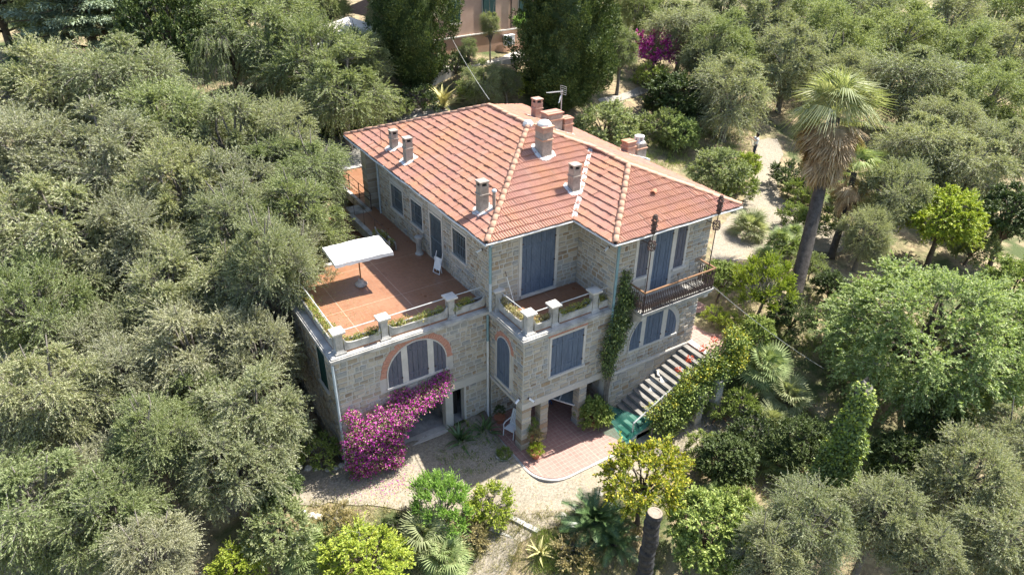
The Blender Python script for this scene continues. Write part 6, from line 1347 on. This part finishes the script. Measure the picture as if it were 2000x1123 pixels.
aw = tag(empty('white_awning', (PA[0],PA[1],PA[2]-2.0), R_(30)), 'white sloping awning glimpsed through the olive branches at the top', 'awning')
MB().slab([(-1.0,-1.0,1.9),(1.0,-1.0,1.9),(1.0,1.0,2.6),(-1.0,1.0,2.6)],(0,0,-.05)).build('cloth', MT['canvas'], aw)
for a in (-.95,.95):
    for b, z in ((-.95,1.9),(.95,2.55)): MB().tube([(a,b,-.3),(a,b,z)],.03,6).build('post', MT['white'], aw)
PA = at(722,16,2.6); kk = tag(empty('garden_kiosk', (PA[0],PA[1],PA[2]-2.6), R_(15)), 'brown wooden kiosk roof behind the cream umbrella', 'kiosk')
MB().add([(-1.6,-1.6,2.4),(1.6,-1.6,2.4),(1.6,1.6,2.4),(-1.6,1.6,2.4),(0,0,3.3)],[(0,1,4),(1,2,4),(2,3,4),(3,0,4),(3,2,1,0)]).build('roof', MT['wood'], kk)
for a in (-1.4,1.4):
    for b in (-1.4,1.4): MB().box(a-.07,a+.07,b-.07,b+.07,-.3,2.4).build('post', MT['wood'], kk)
# small lean-to roof behind the terrace
lr = tag(empty('lean_to_roof', (-2.3,12.6,-1.6), 0), 'low shed roof of old red tiles below the rear terrace railing', 'shed')
sh = MB(); sh.slab([(-1.0,-1.5,0),(1.6,-1.5,.55),(1.6,2.2,.55),(-1.0,2.2,0)],(0,0,-.08)); sr = sh.build('roof_deck', MT['wood'], lr)
for i in range(15): y = -1.45+.25*i; MB().tube([(-1.02,y,.04),(1.6,y,.59)],.09,6).build('tile_row', MT['tile'], sr)
for x, z in ((-.8,0),(1.4,.4)):
    for y in (-1.3,2.0): MB().box(x-.06,x+.06,y-.06,y+.06,-3,z).build('post', MT['wood'], lr)

# ------------------------------------------------------------------ person on the garden path
def person():
    P = at(1471,308,0); o = tag(empty('person', tuple(P), R_(150)), 'person in a white t-shirt with arms raised at the far end of the garden path', 'person')
    J = {'pel':(0,0,.95,.13),'wa':(0,0,1.12,.12),'ch':(0,0,1.34,.145),'nk':(0,0,1.50,.06),'hd':(.02,0,1.66,.10),'ht':(.01,0,1.74,.085),
         'hl':(0,.1,.88,.095),'kl':(.02,.11,.5,.062),'al':(0,.11,.08,.042),'tl':(.14,.12,.04,.036),'hr':(0,-.1,.88,.095),'kr':(.02,-.11,.5,.062),'ar':(0,-.11,.08,.042),'tr':(.14,-.12,.04,.036),
         'sl':(0,.19,1.42,.06),'el':(.2,.27,1.32,.042),'wl':(.42,.16,1.46,.03),'gl':(.5,.12,1.5,.034),'sr':(0,-.19,1.42,.06),'er':(.2,-.27,1.32,.042),'wr':(.42,-.16,1.46,.03),'gr':(.5,-.12,1.5,.034)}
    k = list(J); E = [('pel','wa'),('wa','ch'),('ch','nk'),('nk','hd'),('hd','ht'),('pel','hl'),('hl','kl'),('kl','al'),('al','tl'),('pel','hr'),('hr','kr'),('kr','ar'),('ar','tr'),('ch','sl'),('sl','el'),('el','wl'),('wl','gl'),('ch','sr'),('sr','er'),('er','wr'),('wr','gr')]
    me = bpy.data.meshes.new('body'); me.from_pydata([J[a][:3] for a in k], [(k.index(a), k.index(b)) for a, b in E], []); b = link('body', me, o)
    md = b.modifiers.new('skin', 'SKIN'); 
    for i, a in enumerate(k): me.skin_vertices[0].data[i].radius = (J[a][3],)*2
    me.skin_vertices[0].data[0].use_root = True; b.modifiers.new('sub', 'SUBSURF').levels = 2; b.modifiers['sub'].render_levels = 2
    t = NT('skin_and_trousers'); z = t.n('ShaderNodeSeparateXYZ'); tc = t.n('ShaderNodeTexCoord'); t.l(tc.outputs['Object'], z.inputs[0])
    me.materials.append(t.bsdf(t.ramp(z.outputs[2], [(0, (.05,.06,.09)), (.97, (.42,.25,.17))], 'CONSTANT'), .7)); 
    MB().lathe([(.155,.9),(.15,1.0),(.145,1.12),(.165,1.3),(.16,1.4),(.1,1.48),(.07,1.5)],12).build('t_shirt', MT['white'], o, True)
    for s in (-1,1): MB().tube([(0,.15*s,1.42),(.1,.24*s,1.37)],[.085,.07],8).build('sleeve', MT['white'], o, True)
    MT['hair'] = m_noise('dark_hair', (.012,.01,.008), (.03,.024,.02), 8, .6); MB().lathe([(.07,1.54),(.115,1.6),(.118,1.7),(.09,1.79),(.0,1.82)],10,(-.03,0,0)).build('hair', MT['hair'], o, True)
    for s in (-1,1): MB().lathe([(.0,-.012),(.012,0),(.0,.012)],6,(.11,.035*s,1.66)).build('eye', MT['hair'], o)
    MB().lathe([(.0,-.02),(.014,-.01),(.008,.015),(.0,.03)],6,(.125,0,1.635)).build('nose', me.materials[0], o)
    for s in (-1,1):
        for f in range(4): MB().tube([(.5,.12*s-.02+.013*f,1.5),(.55,.11*s-.02+.012*f,1.53),(.57,.1*s-.02+.012*f,1.50)],.008,5).build('finger', me.materials[0], o)
        MB().tube([(.48,.11*s,1.52),(.52,.085*s,1.55)],.009,5).build('thumb', me.materials[0], o)
person()

# ------------------------------------------------------------------ grass and weeds
def tufts(name, label, regions, n, L, mat, seed):
    r = np.random.default_rng(seed); P = []
    for (px0, py0, px1, py1, w) in regions:
        k = int(n*w)
        for _ in range(k): P.append(at_fast(r.uniform(px0, px1), r.uniform(py0, py1)))
    P = np.array(P); i = np.repeat(np.arange(len(P)), 9); m = len(i); PP = P[i]+r.normal(0, .09, (m, 3))*[1,1,0]; PP[:, 2] = terrain(PP[:, 0], PP[:, 1])
    D = unit(rand_dirs(r, m)*.55+np.array([0,0,1.])); V, F = leaf_quads(PP, D, rand_dirs(r, m), L*r.uniform(.4, 1.3, m), .016*np.ones(m)); return tag(link(name, np_mesh(name, V, F, mat)), label, None, None, 'stuff')
def at_fast(px, py):
    d = ray(px, py); z = -5.0
    for _ in range(4): P = CAM_P+d*((z-CAM_P[2])/d[2]); z = tz(P[0], P[1])
    return P
tufts('dry_grass', 'dry straw coloured grass in the lower garden', [(900,1000,1300,1123,.45),(560,1000,900,1123,.3),(1300,820,1500,1000,.25)], 2000, .22, LM['grass'], 91)
tufts('green_weeds', 'green weeds and ground cover between the garden shrubs', [(1180,180,1480,330,.35),(1400,560,1640,700,.2),(1500,780,1700,960,.25),(1040,1040,1180,1123,.2)], 2600, .3, LM['laurel'], 92)

def scatter(name, label, pts, n_each, L, W, mat, seed, sd=.12, flat=False, z=None):
    r = np.random.default_rng(seed); P = np.repeat(np.array(pts, float), n_each, 0); m = len(P); P = P+np.c_[r.normal(0, sd, (m, 2)), np.zeros(m)]
    P[:, 2] = terrain(P[:, 0], P[:, 1])+.045 if z is None else z
    D = unit(r.normal(size=(m, 3))*([1,1,.12] if flat else [.5,.5,.1])+([0,0,.05] if flat else [0,0,1.])); N = unit(r.normal(size=(m, 3))*.35+[0,0,1.]) if flat else rand_dirs(r, m)
    V, F = leaf_quads(P, D, N, L*r.uniform(.4, 1.3, m), W*r.uniform(.6, 1.2, m)); return tag(link(name, np_mesh(name, V, F, mat)), label, None, None, 'stuff')
_q = np.random.default_rng(95)
rim = []
for a, b in (((-11.4,.3),(-9.4,-.4)),((-9.4,-.4),(-7,-1.75)),((-7,-1.75),(-4.5,-3.4)),((-4.5,-3.4),(-3.1,-4.35)),((-3.1,-4.35),(-2.15,-5.1)),((-1.6,-6.2),(.6,-6.2)),((.6,-6.2),(2.2,-6.1)),((2.2,-6.1),(4.5,-6.3)),((4.5,-6.3),(7.5,-6.5)),((-2.4,-6.1),(-4.6,-7.6)),((-3.2,-5.0),(-5.9,-6.9))):
    L = math.hypot(b[0]-a[0], b[1]-a[1])
    for k in range(int(L*9)): t = _q.random(); rim.append((a[0]+(b[0]-a[0])*t, a[1]+(b[1]-a[1])*t-.05, 0))
scatter('rim_weeds', 'dry and green weeds along the ragged rim of the gravel', rim, 16, .2, .018, LM['grass'], 96)
scatter('wall_weeds', 'small green weeds in the shaded gravel near the porch', [(_q.uniform(-3.2,-.6), _q.uniform(-2.6,-.6), 0) for _ in range(150)]+[(_q.uniform(-.9,-.4), _q.uniform(-3,-.5), 0) for _ in range(30)], 9, .1, .02, LM['laurel'], 97, .07)
scatter('leaf_litter', 'fallen leaves and petals scattered over the forecourt gravel', [(_q.uniform(-9,3), _q.uniform(-6,.0), 0) for _ in range(520)]+[(_q.normal(-5.4,.9), _q.normal(-1.5,.35), 0) for _ in range(160)], 3, .06, .04, LM['dry'], 98, .25, True)
scatter('fallen_petals', 'fallen magenta petals under the bougainvillea', [(_q.normal(-5.4,.8), _q.normal(-1.45,.22), 0) for _ in range(120)], 2, .05, .04, LM['bract'], 99, .15, True)
scatter('terrace_leaves', 'dry olive leaves blown over the terrace tiles', [(_q.uniform(-6.2,-4.2), _q.uniform(.8,6.5), 0) for _ in range(160)]+[(_q.uniform(-6.2,-.2), _q.uniform(.75,1.2), 0) for _ in range(60)], 3, .06, .03, LM['dry'], 100, .2, True, z=.012)
bpy.context.view_layer.update()
